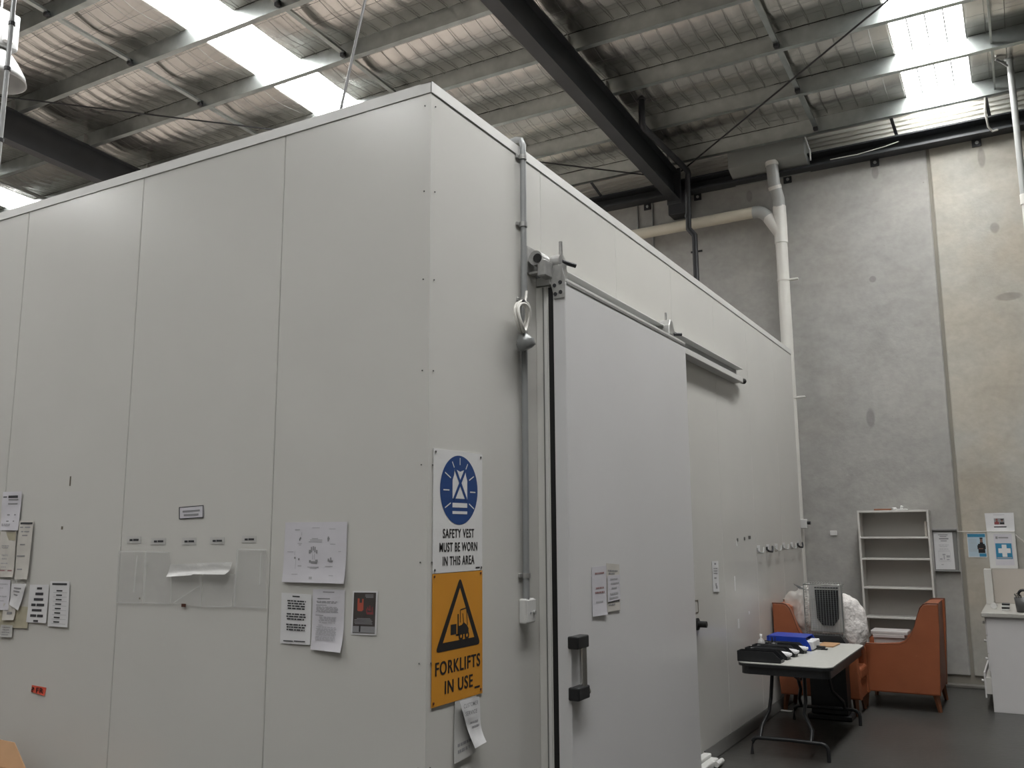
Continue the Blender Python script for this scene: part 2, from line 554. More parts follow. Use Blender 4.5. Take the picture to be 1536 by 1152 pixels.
for x in (-5.2, -2.9, 1.37, 2.46, 4.2):
    MB().prism([(x - .02, 8.36, 7.145), (x + .02, 8.36, 7.145), (x + .045, 8.72, 7.01), (x + .005, 8.72, 7.01)], (0, 0, .012)).build('fly_brace', STEEL, eb)


# ------------------------------------------------------------------ rafters, braces, services
def rafter(x, label, y1=8.62):
    t = thing('steel_rafter', label, 'beam', (x, 0, zraf(0) - .44))
    y0 = YF + .05
    P = lambda y, h: zraf(y) - h

    def bar(x0, x1, h0, h1, nm):
        MB().prism([(x0, y0, P(y0, h1)), (x1, y0, P(y0, h1)), (x1, y0, P(y0, h0)), (x0, y0, P(y0, h0))], (0, y1 - y0, -0.06 * (y1 - y0))).build(nm, STEEL, t)
    bar(x - .083, x + .083, .425, .44, 'bottom_flange')
    bar(x - .083, x + .083, 0.0, .015, 'top_flange')
    bar(x - .006, x + .006, .015, .425, 'web')
    for y in PUR[:9]:
        MB().box(x + .02, x + .03, y - .06, y - .004, zraf(y) + .002, zraf(y) + .16).build('purlin_cleat', GALVB, t)
    # end bracket at the concrete wall
    MB().box(x - .10, x + .17, 8.60, YW - .002, 6.46, 6.80, 0.01).build('wall_bracket', STEELB, t)
    MB().box(x - .11, x + .11, y1 - .03, y1, 6.62, 7.16, 0.004).build('end_plate', STEEL, t)
    return t


rafter(-1.66, 'heavy charcoal steel rafter crossing above the cold room corner to the wall')
rafter(-8.87, 'charcoal steel rafter at upper left disappearing behind the cold room top')
for (a, b, lb) in (((-1.50, 8.5, 7.06), (5.5, 2.35, 7.42), 'thin dark brace rod slanting under the roof at upper right'),
                   ((-1.78, 8.6, 7.06), (-8.75, 2.30, 7.42), 'thin dark brace rod crossing under the foil roof at left')):
    tag(MB().tube([a, b], 0.011, 8).build('brace_rod', STEELB), lb, 'brace rod')

t = thing('drain_pipe', 'black drain pipe running along the rafter and down the concrete wall', 'pipe', (-1.35, 8.42, 0))
MB().tube([(-1.34, 6.54, 7.30), (-1.34, 6.54, 6.96), (-1.34, 6.58, 6.925), (-1.34, 6.66, 6.92), (-1.35, 8.30, 6.97), (-1.36, 8.38, 6.95), (-1.38, 8.41, 6.86), (-1.40, 8.42, 6.14), (-1.32, 8.43, 6.03), (-1.315, 8.45, 3.2)],
          0.042, 12).build('pipe', STEELB, t)
MB().lathe([(0.0, .06), (.03, .055), (.055, .02), (.06, 0), (.04, 0)], (-1.34, 6.54, 7.27), 14).build('flange', STEELB, t)
MB().tube([(-1.40, 8.42, 6.35), (-1.40, 8.42, 6.30)], 0.05, 12).build('coupling', STEELB, t)
MB().box(-1.40, -1.23, 8.47, 8.49, 5.79, 5.815, .003).build('pipe_clip', STEELB, t)

for x, lb in ((-2.33, 'left of two thin grey conduits on the concrete wall beside the rafter end'), (-2.09, 'right of two thin grey conduits on the concrete wall beside the rafter end')):
    tag(MB().tube([(x, 8.835, 6.795), (x, 8.835, 3.2)], 0.012, 8).build('wall_conduit', CONDUIT), lb, 'conduit')

# rain head and white storm-water pipe
rh = thing('rainwater_box', 'grey sheet metal rainwater box under the roof gutter', 'rain box', (-.27, 8.45, 6.92))
MB().prism([(-.80, 8.45, 7.19), (-.80, 8.45, 6.93), (-.80, YW - .01, 6.79), (-.80, YW - .01, 7.19)], (1.05, 0, 0)).build('box', RAINH, rh)
MB().box(-.81, .26, 8.43, 8.62, 7.17, 7.20, .003).build('rim', RAINH, rh)
MB().tube([(.27, 8.46, 7.16), (.30, 8.52, 7.02), (.31, 8.55, 6.99), (.305, 8.58, 6.86)], 0.012, 8).build('overflow_stay', GALVB, rh)

dp = thing('downpipe', 'white storm-water downpipe with branch on the concrete wall', 'pipe', (-.17, 8.66, 0))
MB().tube([(-.205, 8.52, 6.93), (-.195, 8.55, 6.62), (-.165, 8.63, 6.42), (-.165, 8.65, 6.28)], 0.082, 20).build('offset_bend', PVCG, dp)
MB().tube([(-.205, 8.52, 6.93), (-.202, 8.525, 6.87)], 0.089, 20).build('collar', PVCW, dp)
MB().tube([(-.192, 8.56, 6.585), (-.186, 8.575, 6.54)], 0.09, 20).build('collar', PVCW, dp)
MB().tube([(-.165, 8.655, 6.31), (-.165, 8.66, 5.78)], 0.089, 20).build('junction', PVCW, dp)
MB().tube([(-.165, 8.66, 5.92), (-.30, 8.66, 6.15), (-.32, 8.66, 6.185)], 0.088, 20).build('junction_branch', PVCW, dp)
MB().tube([(-.30, 8.66, 6.15), (-.345, 8.66, 6.215), (-.40, 8.66, 6.265), (-.46, 8.66, 6.29), (-.53, 8.66, 6.295)], 0.086, 20).build('elbow', PVCG, dp)
MB().tube([(-.50, 8.66, 6.295), (-5.8, 8.66, 6.24)], 0.08, 20).build('branch_pipe', PVCC, dp)
MB().tube([(-.165, 8.66, 5.80), (-.165, 8.66, 0.0)], 0.08, 20).build('pipe', PVCW, dp)
for z in (5.25, 3.62):
    c = MB().tube([(-.165, 8.66, z - .014), (-.165, 8.66, z + .014)], 0.087, 20).build('pipe_clip', PVCW, dp)
    MB().box(-.10, .03, 8.64, 8.70, z - .012, z + .012, .003).build('clip_arm', PVCW, c)
jb = thing('junction_box', 'small white junction box with black plug beside the downpipe', 'junction box', (-.06, 8.55, 1.94))
MB().box(-.125, -.015, 8.50, 8.575, 1.885, 2.005, .008).build('box', WHITEP, jb)
MB().tube([(-.015, 8.54, 1.955), (.025, 8.54, 1.955)], .022, 10).build('plug', BLACKP, jb)
t = thing('wall_pipe', 'thin white vertical pipe hanging from roof at right picture edge', 'pipe', (2.745, 7.85, 0))
MB().tube([(2.745, 7.85, 7.33), (2.745, 7.85, 5.58)], 0.036, 14).build('upper_pipe', PVCG, t)
MB().tube([(2.745, 7.85, 5.62), (2.745, 7.85, 0.0)], 0.031, 14).build('lower_pipe', PVCW, t)
MB().tube([(2.745, 7.85, 5.64), (2.745, 7.85, 5.52)], 0.042, 14).build('coupling', PVCW, t)
MB().tube([(2.745, 7.85, 7.20), (2.66, 7.80, 7.27), (2.60, 7.76, 7.30)], 0.014, 8).build('stay', GALVB, t)
MB().lathe([(.0, .06), (.05, .055), (.06, 0), (.036, -.01)], (2.745, 7.85, 7.31), 14).build('top_cap', PVCG, t)
tag(MB().tube([(2.36, 8.34, 7.16), (2.37, 8.33, 7.23), (2.41, 8.33, 7.27), (2.45, 8.34, 7.24), (2.455, 8.35, 7.10), (2.44, 8.45, 6.98), (2.46, 8.58, 6.83), (2.50, 8.64, 6.785), (2.56, 8.66, 6.80)], 0.013, 8).build('cable', PVCW),
    'short loose white cable looped over the last purlin at right', 'cable')
tag(MB().tube([(.55, 8.64, 6.84), (.9, 8.638, 6.835), (1.25, 8.638, 6.87), (1.42, 8.64, 6.90)], 0.006, 6).build('cable', PVCW),
    'thin white cable sagging along the charcoal wall channel', 'cable')
tag(MB().tube([(-.5715, .81, 7.57), (-.6528, .05, 4.155)], 0.008, 8).build('suspension_wire', TIN),
    'thin grey suspension wire rising from the cold room roof edge', 'wire')
t = thing('hanging_conduit', 'thin grey vertical conduit with clips at the top left', 'conduit', (-4.47, .35, 4.16))
MB().tube([(-4.455, .35, 7.6), (-4.49, .35, 4.165)], 0.019, 10).build('pipe', CONDUIT, t)
for z in (6.02, 5.62, 5.0):
    MB().tube([(-4.463 - (6.4 - z) * .01, .35, z), (-4.463 - (6.4 - z) * .01, .35, z + .03)], .026, 10).build('clip', STEELB, t)
lp = thing('high_bay_lamp', 'white high bay lamp hanging at the top left picture edge', 'lamp', (-5.87, 1.05, 6.1))
MB().lathe([(.06, .34), (.09, .32), (.14, .27), (.20, .18), (.255, .08), (.275, 0), (.265, 0), (.245, .08), (.19, .17), (.13, .26), (.08, .31)], (-5.92, 1.05, 6.24), 28).build('reflector', LAMPW, lp)
MB().box(-6.08, -5.78, .93, 1.17, 6.56, 6.94, .02, 2).build('gear_housing', LAMPW, lp)
MB().box(-5.79, -5.74, 1.0, 1.1, 6.60, 6.68, .01).build('junction_cap', WHITEP, lp)
MB().tube([(-5.93, 1.05, 6.93), (-5.93, 1.05, 7.55)], .012, 8).build('stem', GALV, lp)

# ------------------------------------------------------------------ cold room
H, YB, XB = 4.154, 8.07, -13.034  # unseen left length added so the room top brightens the foil
cr = thing('cold_room', 'large white insulated panel cold room filling the left and centre', 'cold room', (0, 0, 0))
MB().box(XB + .01, -.008, .008, YB - .01, .01, H - .12).build('joint_backing', CORE, cr)
sx = [0.0] + [-1.003 - 1.203 * k for k in range(11)]
for a, b in zip(sx, sx[1:]):
    MB().box(b + .0022, a - .0022, 0.0, 0.10, 0.0, H - .004, .003).build('wall_panel', PANEL, cr)
sy = [0.0, 1.188, 2.368, 3.548, 4.728, 5.9, 7.07, YB]
for i, (a, b) in enumerate(zip(sy, sy[1:])):
    MB().box(-.10, 0.0, a + (.105 if i == 0 else .0018), b - .0018, 0.0, H - .004, .0025).build('wall_panel', PANEL, cr)
MB().box(XB + .1, -.105, .105, YB - .1, H - .12, H - .006).build('ceiling_panel', DUSTY, cr)
MB().box(XB, -.1, YB - .1, YB - .001, 0, H - .13).build('rear_panel', PANEL, cr)
MB().box(XB, XB + .1, .1, YB - .1, 0, H - .13).build('end_panel', PANEL, cr)
# flashings
MB().prism([(-.048, -.0007, .0), (.0007, -.0007, .0), (.0007, .112, .0), (.0002, .112, .0), (.0002, -.0002, .0), (-.048, -.0002, .0)], (0, 0, H - .062)).build('corner_flashing', PANEL, cr)
MB().prism([(XB, -.006, H), (XB, -.006, H - .058), (XB, -.0015, H - .06), (XB, -.0015, H - .004), (XB, .06, H - .004), (XB, .06, H)], (-XB + .006, 0, 0)).build('top_flashing', TRIM, cr)
MB().prism([(.006, -.006, H), (.006, -.006, H - .058), (.0015, -.006, H - .06), (.0015, -.006, H - .004), (-.06, -.006, H - .004), (-.06, -.006, H)], (0, YB + .006, 0)).build('top_flashing', TRIM, cr)
MB().prism([(.0, 3.96, .085), (.008, 3.96, .085), (.055, 3.96, .012), (.055, 3.96, .0), (0, 3.96, 0)], (0, YB - 3.96, 0)).build('base_coving', COVE, cr)
for k in range(9):
    z = 4.03 - .46 * k
    for (x, y) in ((-.037, -.003), (.004, .034)):
        MB().box(x - .003, x + .003, y - .003, y + .003, z - .003, z + .003, .001).build('rivet', COVE, cr)

# sliding door on the right-hand face
XD0, XD1, YD0, YD1, ZD1 = .122, .205, 1.10, 3.27, 3.335
sd = MB().box(XD0, XD1, YD0, YD1, .02, ZD1, .006, 2).build('sliding_door', PANEL2, cr)
MB().box(.086, XD0 + .004, YD0 + .012, YD1 - .02, .03, ZD1 - .02).build('gasket', RUBBER, sd)
MB().prism([(XD0, YD0 + .02, ZD1), (XD1 + .004, YD0 + .02, ZD1), (XD1 + .004, YD0 + .02, ZD1 - .012), (XD1 + .001, YD0 + .02, ZD1 + .004)], (0, YD1 - YD0 - .02, 0)).build('top_edge', CORE, sd)
MB().box(XD0 + .02, XD1 + .001, YD0 + .03, YD1 - .004, ZD1 + .004, ZD1 + .022, .003).build('top_capping', TRIM, sd)
for z0, z1 in ((1.226, 1.294), (.952, 1.022)):
    b_ = MB().box(XD1 - .012, XD1 + .055, YD0 - .022, YD0 + .125, z0, z1, .008, 2).build('handle_block', BLACKP, sd)
MB().tube([(XD1 + .032, YD0 + .088, .96), (XD1 + .032, YD0 + .088, 1.28)], .021, 14).build('handle_bar', CHROME, sd)
MB().tube([(XD1 + .03, YD0 + .125, .985), (XD1 + .03, YD0 + .14, .985)], .022, 12).build('handle_bolt', CHROME, sd)
# jamb strip behind the door edge
MB().box(.0005, .088, 1.112, 3.24, .0, 3.325, .003).build('door_frame', PANEL, cr)
MB().box(.058, .080, 1.104, 1.112, .0, 3.32, .002).build('jamb_bead', TRIM, cr)
MB().box(.048, .054, 1.108, 1.112, .0, 3.32).build('jamb_groove', CORE, cr)
# overhead track
tr = MB().box(.0, .100, 1.12, 5.36, 3.470, 3.478).build('track_cover', TRIM, cr)
MB().box(.0, .030, 1.12, 5.36, 3.385, 3.470).build('track_shade_web', CONDUIT, cr)  # grey web carries the shade below the track cover in its colour
MB().box(.0, .095, 1.12, 5.36, 3.335, 3.388, .004).build('door_track', TRIM, cr)
MB().tube([(.03, 5.36, 3.375), (.06, 5.52, 3.375)], .028, 12).build('track_stop', RUBBER, cr)
# near trolley and catch
b_ = MB()
b_.prism([(XD0 + .015, YD0 - .004, 3.235), (XD1 + .003, YD0 - .004, 3.235), (XD1 + .003, YD0 - .004, 3.36), (XD1 - .02, YD0 - .004, 3.44), (XD0 + .01, YD0 - .004, 3.44), (XD0 - .015, YD0 - .004, 3.36)], (0, -.006, 0), .001, 1)
b_.prism([(XD1 - .02, YD0 - .01, 3.34), (XD1 - .02, YD0 + .07, 3.37), (XD1 - .02, YD0 + .05, 3.45), (XD1 - .02, YD0 - .01, 3.45)], (.006, 0, 0), .001, 1)
tro = b_.build('trolley_bracket', GALVB, sd)
for (x, z) in ((.145, 3.262), (.18, 3.27), (.14, 3.315), (.178, 3.33)):
    MB().tube([(x, YD0 - .010, z), (x, YD0 - .014, z)], .012, 8).build('trolley_bolt', STEELB, sd)
MB().tube([(.10, YD0 + .06, 3.47), (.16, YD0 + .06, 3.47)], .052, 16).build('trolley_wheel', GALVB, sd)
MB().tube([(.155, YD0 + .05, 3.46), (.155, YD0 + .05, 3.60)], .012, 8).build('trolley_pin', GALVB, sd)
MB().tube([(.17, YD0 + .04, 3.47), (.23, YD0 + .10, 3.45)], .014, 8).build('trolley_axle', STEELB, sd)
# catch plate on the wall beside the track end
MB().box(.0, .006, 1.00, 1.14, 3.39, 3.56, .002).build('catch_plate', GALVB, cr)
MB().box(.006, .12, 1.02, 1.05, 3.385, 3.40, .002).build('catch_bracket', GALVB, cr)
MB().box(.07, .125, 1.0, 1.10, 3.36, 3.46, .006).build('catch_block', GALVB, cr)
MB().tube([(.06, 1.0, 3.475), (.06, 1.10, 3.475)], .045, 14).build('catch_roller', GALVB, cr)
MB().tube([(.075, .995, 3.47), (.075, 1.0, 3.47)], .028, 12).build('catch_hole', RUBBER, cr)
# far trolley
MB().prism([(.05, 3.06, 3.39), (.05, 3.19, 3.39), (.05, 3.17, 3.47), (.05, 3.14, 3.52), (.05, 3.10, 3.52), (.05, 3.07, 3.47)], (.10, 0, 0), .01, 2).build('trolley_bracket', GALVB, sd)
MB().tube([(.10, 3.125, 3.5), (.10, 3.125, 3.585)], .009, 8).build('trolley_pin', GALVB, sd)
MB().tube([(.15, 3.16, 3.41), (.20, 3.20, 3.41)], .013, 8).build('trolley_axle', STEELB, sd)
# release knob and floor guide
kb = MB()
kb.tube([(.0, 3.90, 1.10), (.014, 3.90, 1.10)], .050, 18)
kb.tube([(.012, 3.90, 1.10), (.085, 3.90, 1.10)], .026, 14)
kb.build('release_knob', RUBBER, cr)
gd = MB()
gd.box(.01, .13, 3.40, 3.93, .0, .055, .01, 2)
gd.box(.01, .075, 3.42, 3.92, .055, .085, .008, 2)
gd.tube([(.15, 3.80, .03), (.15, 3.95, .03)], .022, 10)
gd.build('floor_guide', TRIM, cr)
# a tapered pale edge strip on the next panel
MB().box(.0005, .003, 3.85, 3.857, 1.19, 1.295).build('label_outline', DIRT, cr)
MB().box(.0005, .003, 3.945, 3.952, 1.19, 1.295).build('label_outline', DIRT, cr)
MB().box(.0005, .003, 3.85, 3.952, 1.288, 1.295).build('label_outline', DIRT, cr)
MB().box(.0005, .003, 3.85, 3.952, 1.19, 1.197).build('label_outline', DIRT, cr)


# ------------------------------------------------------------------ flat things on the faces
class Frame:
    def __init__(self, kind):
        self.k = kind

    def __call__(self, u, v, d):
        if self.k == 'L':
            return Vector((u, -d, v))
        if self.k == 'R':
            return Vector((d, u, v))
        if self.k == 'D':
            return Vector((XD1 + d, u, v))
        if self.k == 'B':
            return Vector((u, YW - d, v))
        return Vector((u, self.k - d, v))


LF, RF, DF, BF = Frame('L'), Frame('R'), Frame('D'), Frame('B')


def words(s0, s1, t, h, dens=0.75, seed=0):
    r = random.Random(seed * 131 + int(t * 997))
    out = []
    s = s0
    while s < s1 - 0.02:
        wl = r.uniform(0.05, 0.16)
        e = min(s + wl, s1)
        out.append((s, e, t - h / 2, t + h / 2))
        s = e + r.uniform(0.012, 0.03) / dens
    return out


def paper(name, label, cat, fr, c, m, off=.002, amp=0.0, prints=(), group=None, th=.0008, wr=0.0, n=8, parent=None):
    """c: corners TL, TR, BR, BL in the face's own metres. prints: (material, [rects in 0..1 across, 0..1 down], name)."""
    sd_ = rnd.random() * 50

    def uv(s, t):
        a = [c[0][k] * (1 - s) + c[1][k] * s for k in (0, 1)]
        b = [c[3][k] * (1 - s) + c[2][k] * s for k in (0, 1)]
        return a[0] * (1 - t) + b[0] * t, a[1] * (1 - t) + b[1] * t

    def dd(s, t):
        d = off + amp * (max(0, t - .55) / .45) ** 2 * (0.4 + 0.6 * s)
        if wr:
            d += wr * (0.5 + 0.5 * noise.noise(Vector((s * 2.2 + sd_, t * 2.2, sd_))))
        return d
    b = MB()
    fr_v = [[b.bm.verts.new(fr(*uv(i / n, j / n), dd(i / n, j / n) + th)) for j in range(n + 1)] for i in range(n + 1)]
    bk_v = [[b.bm.verts.new(fr(*uv(i / n, j / n), max(.0003, dd(i / n, j / n)))) for j in range(n + 1)] for i in range(n + 1)]
    for i in range(n):
        for j in range(n):
            f = b.bm.faces.new((fr_v[i][j], fr_v[i + 1][j], fr_v[i + 1][j + 1], fr_v[i][j + 1]))
            f.smooth = True
            b.bm.faces.new((bk_v[i][j], bk_v[i][j + 1], bk_v[i + 1][j + 1], bk_v[i + 1][j]))
    for k in range(n):
        b.bm.faces.new((fr_v[k][0], bk_v[k][0], bk_v[k + 1][0], fr_v[k + 1][0]))
        b.bm.faces.new((fr_v[k][n], fr_v[k + 1][n], bk_v[k + 1][n], bk_v[k][n]))
        b.bm.faces.new((fr_v[0][k], fr_v[0][k + 1], bk_v[0][k + 1], bk_v[0][k]))
        b.bm.faces.new((fr_v[n][k], bk_v[n][k], bk_v[n][k + 1], fr_v[n][k + 1]))
    o = b.build(name, m, parent)
    if label:
        tag(o, label, cat, group)
    for k, (pm, rects, pn) in enumerate(prints):
        q = MB()
        lift = th + .0007 + .0003 * k
        for ri, (s0, s1, t0, t1) in enumerate(rects):
            q.poly([fr(*uv(s, t), dd(s, t) + lift + 4e-5 * ri) for s, t in ((s0, t1), (s1, t1), (s1, t0), (s0, t0))])
        po_ = q.build(pn, pm, o, recalc=False)
        if len(rects) > 1:
            po_['kind'] = 'stuff'
    return o


def rect(u0, u1, v0, v1):
    return [(u0, v1), (u1, v1), (u1, v0), (u0, v0)]


_tc = {}


def text_geo(body, bold):
    if (body, bold) in _tc:
        return _tc[(body, bold)]
    cu = bpy.data.curves.new('t', 'FONT')
    cu.body = body
    cu.offset = min(bold, .010)
    cu.space_character = 1.14
    ob = bpy.data.objects.new('t', cu)
    COL.objects.link(ob)
    bpy.context.view_layer.update()
    me = bpy.data.meshes.new_from_object(ob.evaluated_get(bpy.context.evaluated_depsgraph_get()))
    vs_ = [v.co.copy() for v in me.vertices]
    fs = [tuple(p.vertices) for p in me.polygons]
    x0, x1 = min(v.x for v in vs_), max(v.x for v in vs_)
    y0, y1 = min(v.y for v in vs_), max(v.y for v in vs_)
    vs_ = [((v.x - x0) / (x1 - x0), (v.y - y0) / (y1 - y0)) for v in vs_]
    bpy.data.objects.remove(ob)
    bpy.data.meshes.remove(me)
    bpy.data.curves.remove(cu)
    _tc[(body, bold)] = (vs_, fs)
    return vs_, fs


def text(body, fr, u0, u1, v0, v1, d, m, parent, bold=.02, name='lettering'):
    """One mesh per word: the words are told apart by the widest gaps of the set line."""
    vs_, fs = text_geo(body, bold)
    spans = sorted((min(vs_[i][0] for i in f), max(vs_[i][0] for i in f)) for f in fs)
    gaps, end = [], spans[0][1]
    for a, b in spans[1:]:
        if a > end:
            gaps.append((a - end, (a + end) / 2))
        end = max(end, b)
    ws = body.split()
    cuts = sorted(c for _, c in sorted(gaps, reverse=True)[:len(ws) - 1]) + [2.0]
    w_ = (v1 - v0) * .026 if bold > .025 else 0.0
    lo = -1.0
    for word, hi in zip(ws, cuts):
        b = MB()
        sel = [f for f in fs if lo < vs_[f[0]][0] <= hi]
        for k, sh in enumerate((-w_, w_, 0.0) if w_ else (0.0,)):
            vv = {i: b.bm.verts.new(fr(u0 + (u1 - u0) * vs_[i][0] + sh, v0 + (v1 - v0) * vs_[i][1], d + .00015 * k)) for i in {i for f in sel for i in f}}
            for f in sel:
                try:
                    b.bm.faces.new([vv[i] for i in f])
                except ValueError:
                    pass
        o = b.build(name, m, parent, recalc=False)
        o['label'] = 'printed word reading ' + word
        lo = hi


def plate(fr, u0, u1, v0, v1, d0, d1, m, name, parent=None):
    b = MB()
    ps = [fr(u0, v0, d0), fr(u1, v0, d0), fr(u1, v1, d0), fr(u0, v1, d0)]
    b.prism(ps, fr(u0, v0, d1) - fr(u0, v0, d0))
    return b.build(name, m, parent)


def shape(fr, pts, d, m, name, parent):
    b = MB()
    b.poly([fr(u, v, d) for u, v in pts])
    return b.build(name, m, parent, recalc=False)


def stroke(fr, a, b_, wd, d, m, name, parent):
    dx, dy = b_[0] - a[0], b_[1] - a[1]
    L = math.hypot(dx, dy)
    px, py = -dy / L * wd / 2, dx / L * wd / 2
    return shape(fr, [(a[0] + px, a[1] + py), (a[0] - px, a[1] - py), (b_[0] - px, b_[1] - py), (b_[0] + px, b_[1] + py)], d, m, name, parent)


# --- safety vest sign
U0, U1 = .039, .486
sg = plate(RF, U0, U1, 1.677, 2.272, .003, .006, SIGNW, 'safety_sign')
tag(sg, 'white safety vest sign with blue disc on the cold room corner', 'sign')
CU, CV, RA = .266, 2.078, .172
shape(RF, [(CU + RA * math.cos(a * math.pi / 24), CV + RA * math.sin(a * math.pi / 24)) for a in range(48)], .0068, SIGNB, 'blue_disc', sg)
zc = lambda x, y: (CU + (x - 329) / 166 * RA, CV - (y - 430) / 305 * RA)
shape(RF, [zc(*q) for q in ((300, 252), (334, 268), (366, 252), (382, 250), (386, 300), (398, 345), (398, 507), (268, 507), (268, 345), (281, 300), (284, 250))], .0076, SIGNW, 'vest_symbol', sg)
stroke(RF, zc(290, 246), zc(388, 512), .018, .0084, SIGNB, 'vest_band', sg)
stroke(RF, zc(380, 246), zc(280, 512), .018, .0088, SIGNB, 'vest_band', sg)
shape(RF, [zc(*q) for q in ((268, 545), (268, 585), (398, 585), (398, 545))], .0076, SIGNW, 'vest_stripe', sg)
shape(RF, [zc(*q) for q in ((268, 617), (268, 642), (398, 642), (398, 617))], .0076, SIGNW, 'vest_stripe', sg)
for a, b in (((333, 145), (333, 208)), ((265, 185), (282, 236)), ((402, 192), (385, 242)), ((203, 285), (253, 329)), ((458, 300), (415, 338)),
             ((190, 436), (241, 436)), ((424, 443), (473, 443)), ((204, 590), (253, 547)), ((415, 549), (460, 592))):
    stroke(RF, zc(*a), zc(*b), .006, .0076, SIGNW, 'shine_ray', sg)
text('SAFETY VEST', RF, .122, .404, 1.842, 1.886, .0068, SIGNK, sg, .03)
text('MUST BE WORN', RF, .094, .434, 1.776, 1.820, .0068, SIGNK, sg, .03)
text('IN THIS AREA', RF, .122, .406, 1.710, 1.754, .0068, SIGNK, sg, .03)
shape(RF, rect(.42, .46, 1.687, 1.694)[::-1], .0068, SIGNK, 'maker_mark', sg)
for u, v in ((.055, 2.255), (.470, 2.255), (.055, 1.692), (.474, 1.69)):
    MB().tube([RF(u, v, .005), RF(u, v, .009)], .006, 8).build('rivet', COVE, sg)
# --- forklift sign
sg = plate(RF, U0, U1, 1.069, 1.674, .003, .006, SIGNO, 'forklift_sign')
tag(sg, 'amber forklifts in use warning sign with black triangle', 'sign')
fu = lambda s, t: (U0 + (U1 - U0) * s, 1.674 - .605 * t)


def rounded(pts, r, n=5):
    out = []
    k = len(pts)
    for i in range(k):
        p = Vector(pts[i])
        a = (Vector(pts[i - 1]) - p).normalized()
        b = (Vector(pts[(i + 1) % k]) - p).normalized()
        for j in range(n + 1):
            t_ = j / n
            out.append(tuple((p + a * r * (1 - t_)) * (1 - t_) + (p + b * r * t_) * t_))
    return out


tri_o = rounded([fu(.53, .035), fu(.055, .60), fu(.955, .60)], .03)
tri_i = [fu(.525, .125), fu(.195, .535), fu(.82, .535)]
shape(RF, tri_o, .0068, SIGNK, 'warning_triangle', sg)
shape(RF, tri_i, .0074, SIGNO, 'triangle_field', sg)
fk = [((.34, .405), (.34, .485), (.455, .485), (.455, .405)), ((.475, .33), (.475, .50), (.50, .50), (.50, .33)),
      ((.44, .485), (.44, .50), (.55, .50), (.55, .485)), ((.50, .425), (.50, .495), (.70, .495), (.70, .455), (.66, .425), (.60, .40), (.56, .42))]
for q in fk:
    shape(RF, [fu(*p) for p in q], .0080, SIGNK, 'forklift_symbol', sg)
for q in (((.53, .30), (.66, .29)), ((.655, .29), (.675, .43)), ((.53, .30), (.53, .40)), ((.58, .33), (.60, .41))):
    stroke(RF, fu(*q[0]), fu(*q[1]), .006, .0082, SIGNK, 'forklift_symbol', sg)
for s in (.545, .665):
    cx_, cy_ = fu(s, .508)
    shape(RF, [(cx_ + .021 * math.cos(a * math.pi / 8), cy_ + .021 * math.sin(a * math.pi / 8)) for a in range(16)], .0084, SIGNK, 'forklift_wheel', sg)
    shape(RF, [(cx_ + .008 * math.cos(a * math.pi / 8), cy_ + .008 * math.sin(a * math.pi / 8)) for a in range(16)], .0088, SIGNO, 'forklift_wheel_hub', sg)
text('FORKLIFTS', RF, *[fu(s, 0)[0] for s in (.06, .945)], fu(0, .775)[1], fu(0, .672)[1], .0068, SIGNK, sg, .03)
text('IN USE', RF, *[fu(s, 0)[0] for s in (.24, .79)], fu(0, .925)[1], fu(0, .825)[1], .0068, SIGNK, sg, .03)
shape(RF, rect(*[fu(s, 0)[0] for s in (.83, .94)], fu(0, .945)[1], fu(0, .93)[1])[::-1], .0068, SIGNK, 'maker_mark', sg)
for s, t_ in ((.03, .02), (.96, .02), (.03, .97), (.96, .965)):
    MB().tube([RF(*fu(s, t_), .005), RF(*fu(s, t_), .009)], .006, 8).build('rivet', PIPING, sg)
# --- torn notice below the signs
tp = paper('torn_notice', 'torn crumpled white notice hanging below the amber forklift sign', 'notice', RF,
           [(.235, 1.068), (.43, 1.066), (.415, .80), (.225, .785)], PAPERG, .002, .006, [(INKG, words(.16, .8, .74, .05, 1, 3) + words(.16, .7, .84, .05, 1, 4), 'printed_text')], wr=.006)
fp = paper('folded_strip', None, None, RF, [(.255, 1.066), (.43, 1.062), (.455, .845), (.37, .83)], PAPER, .012, .03,
           [(INKF, words(.3, .8, .50, .04, 1, 6) + words(.35, .85, .60, .04, 1, 7), 'printed_text')], wr=.014, parent=tp)
text('CUSTOMER', RF, .275, .405, 1.030, 1.050, .031, INKG, tp, .02)
text('SERVICE', RF, .290, .395, 0.992, 1.012, .031, INKG, tp, .02)

# --- conduit, coiled cable and switch beside the door
t = thing('conduit', 'grey conduit rising beside the sliding door over the roof edge', 'conduit', (0.03, .95, 1.5))
MB().tube([(.028, .912, 1.50), (.028, .918, 4.10), (.027, .918, 4.16), (.015, .918, 4.195), (-.02, .918, 4.205), (-.10, .918, 4.19)], .0185, 12).build('pipe', CONDUIT, t)
for z in (4.08, 3.66, 3.20, 1.63):
    MB().tube([(.028, .915, z - .014), (.028, .915, z + .014)], .024, 12).build('coupling', GALVB, t)
    MB().box(.0, .012, .87, .965, z - .012, z + .012, .003).build('saddle', GALVB, t)
sw = thing('isolator_switch', 'white square switch box at the foot of the grey conduit', 'switch', (0, .98, 1.37))
MB().box(.001, .045, .875, .985, 1.372, 1.505, .008, 2).build('box', WHITEP, sw)
MB().box(.045, .053, .88, .98, 1.378, 1.50, .004).build('cover', WHITEP, sw)
MB().tube([(.053, .95, 1.43), (.066, .95, 1.43)], .011, 10).build('switch_button', GALVB, sw)
MB().tube([(.053, .915, 1.43), (.056, .915, 1.43)], .006, 8).build('screw', INKG, sw)
cc = thing('coiled_cable', 'looped white cable with grey plug tied to the grey conduit', 'cable', (0.05, .92, 2.95))
cb = MB()
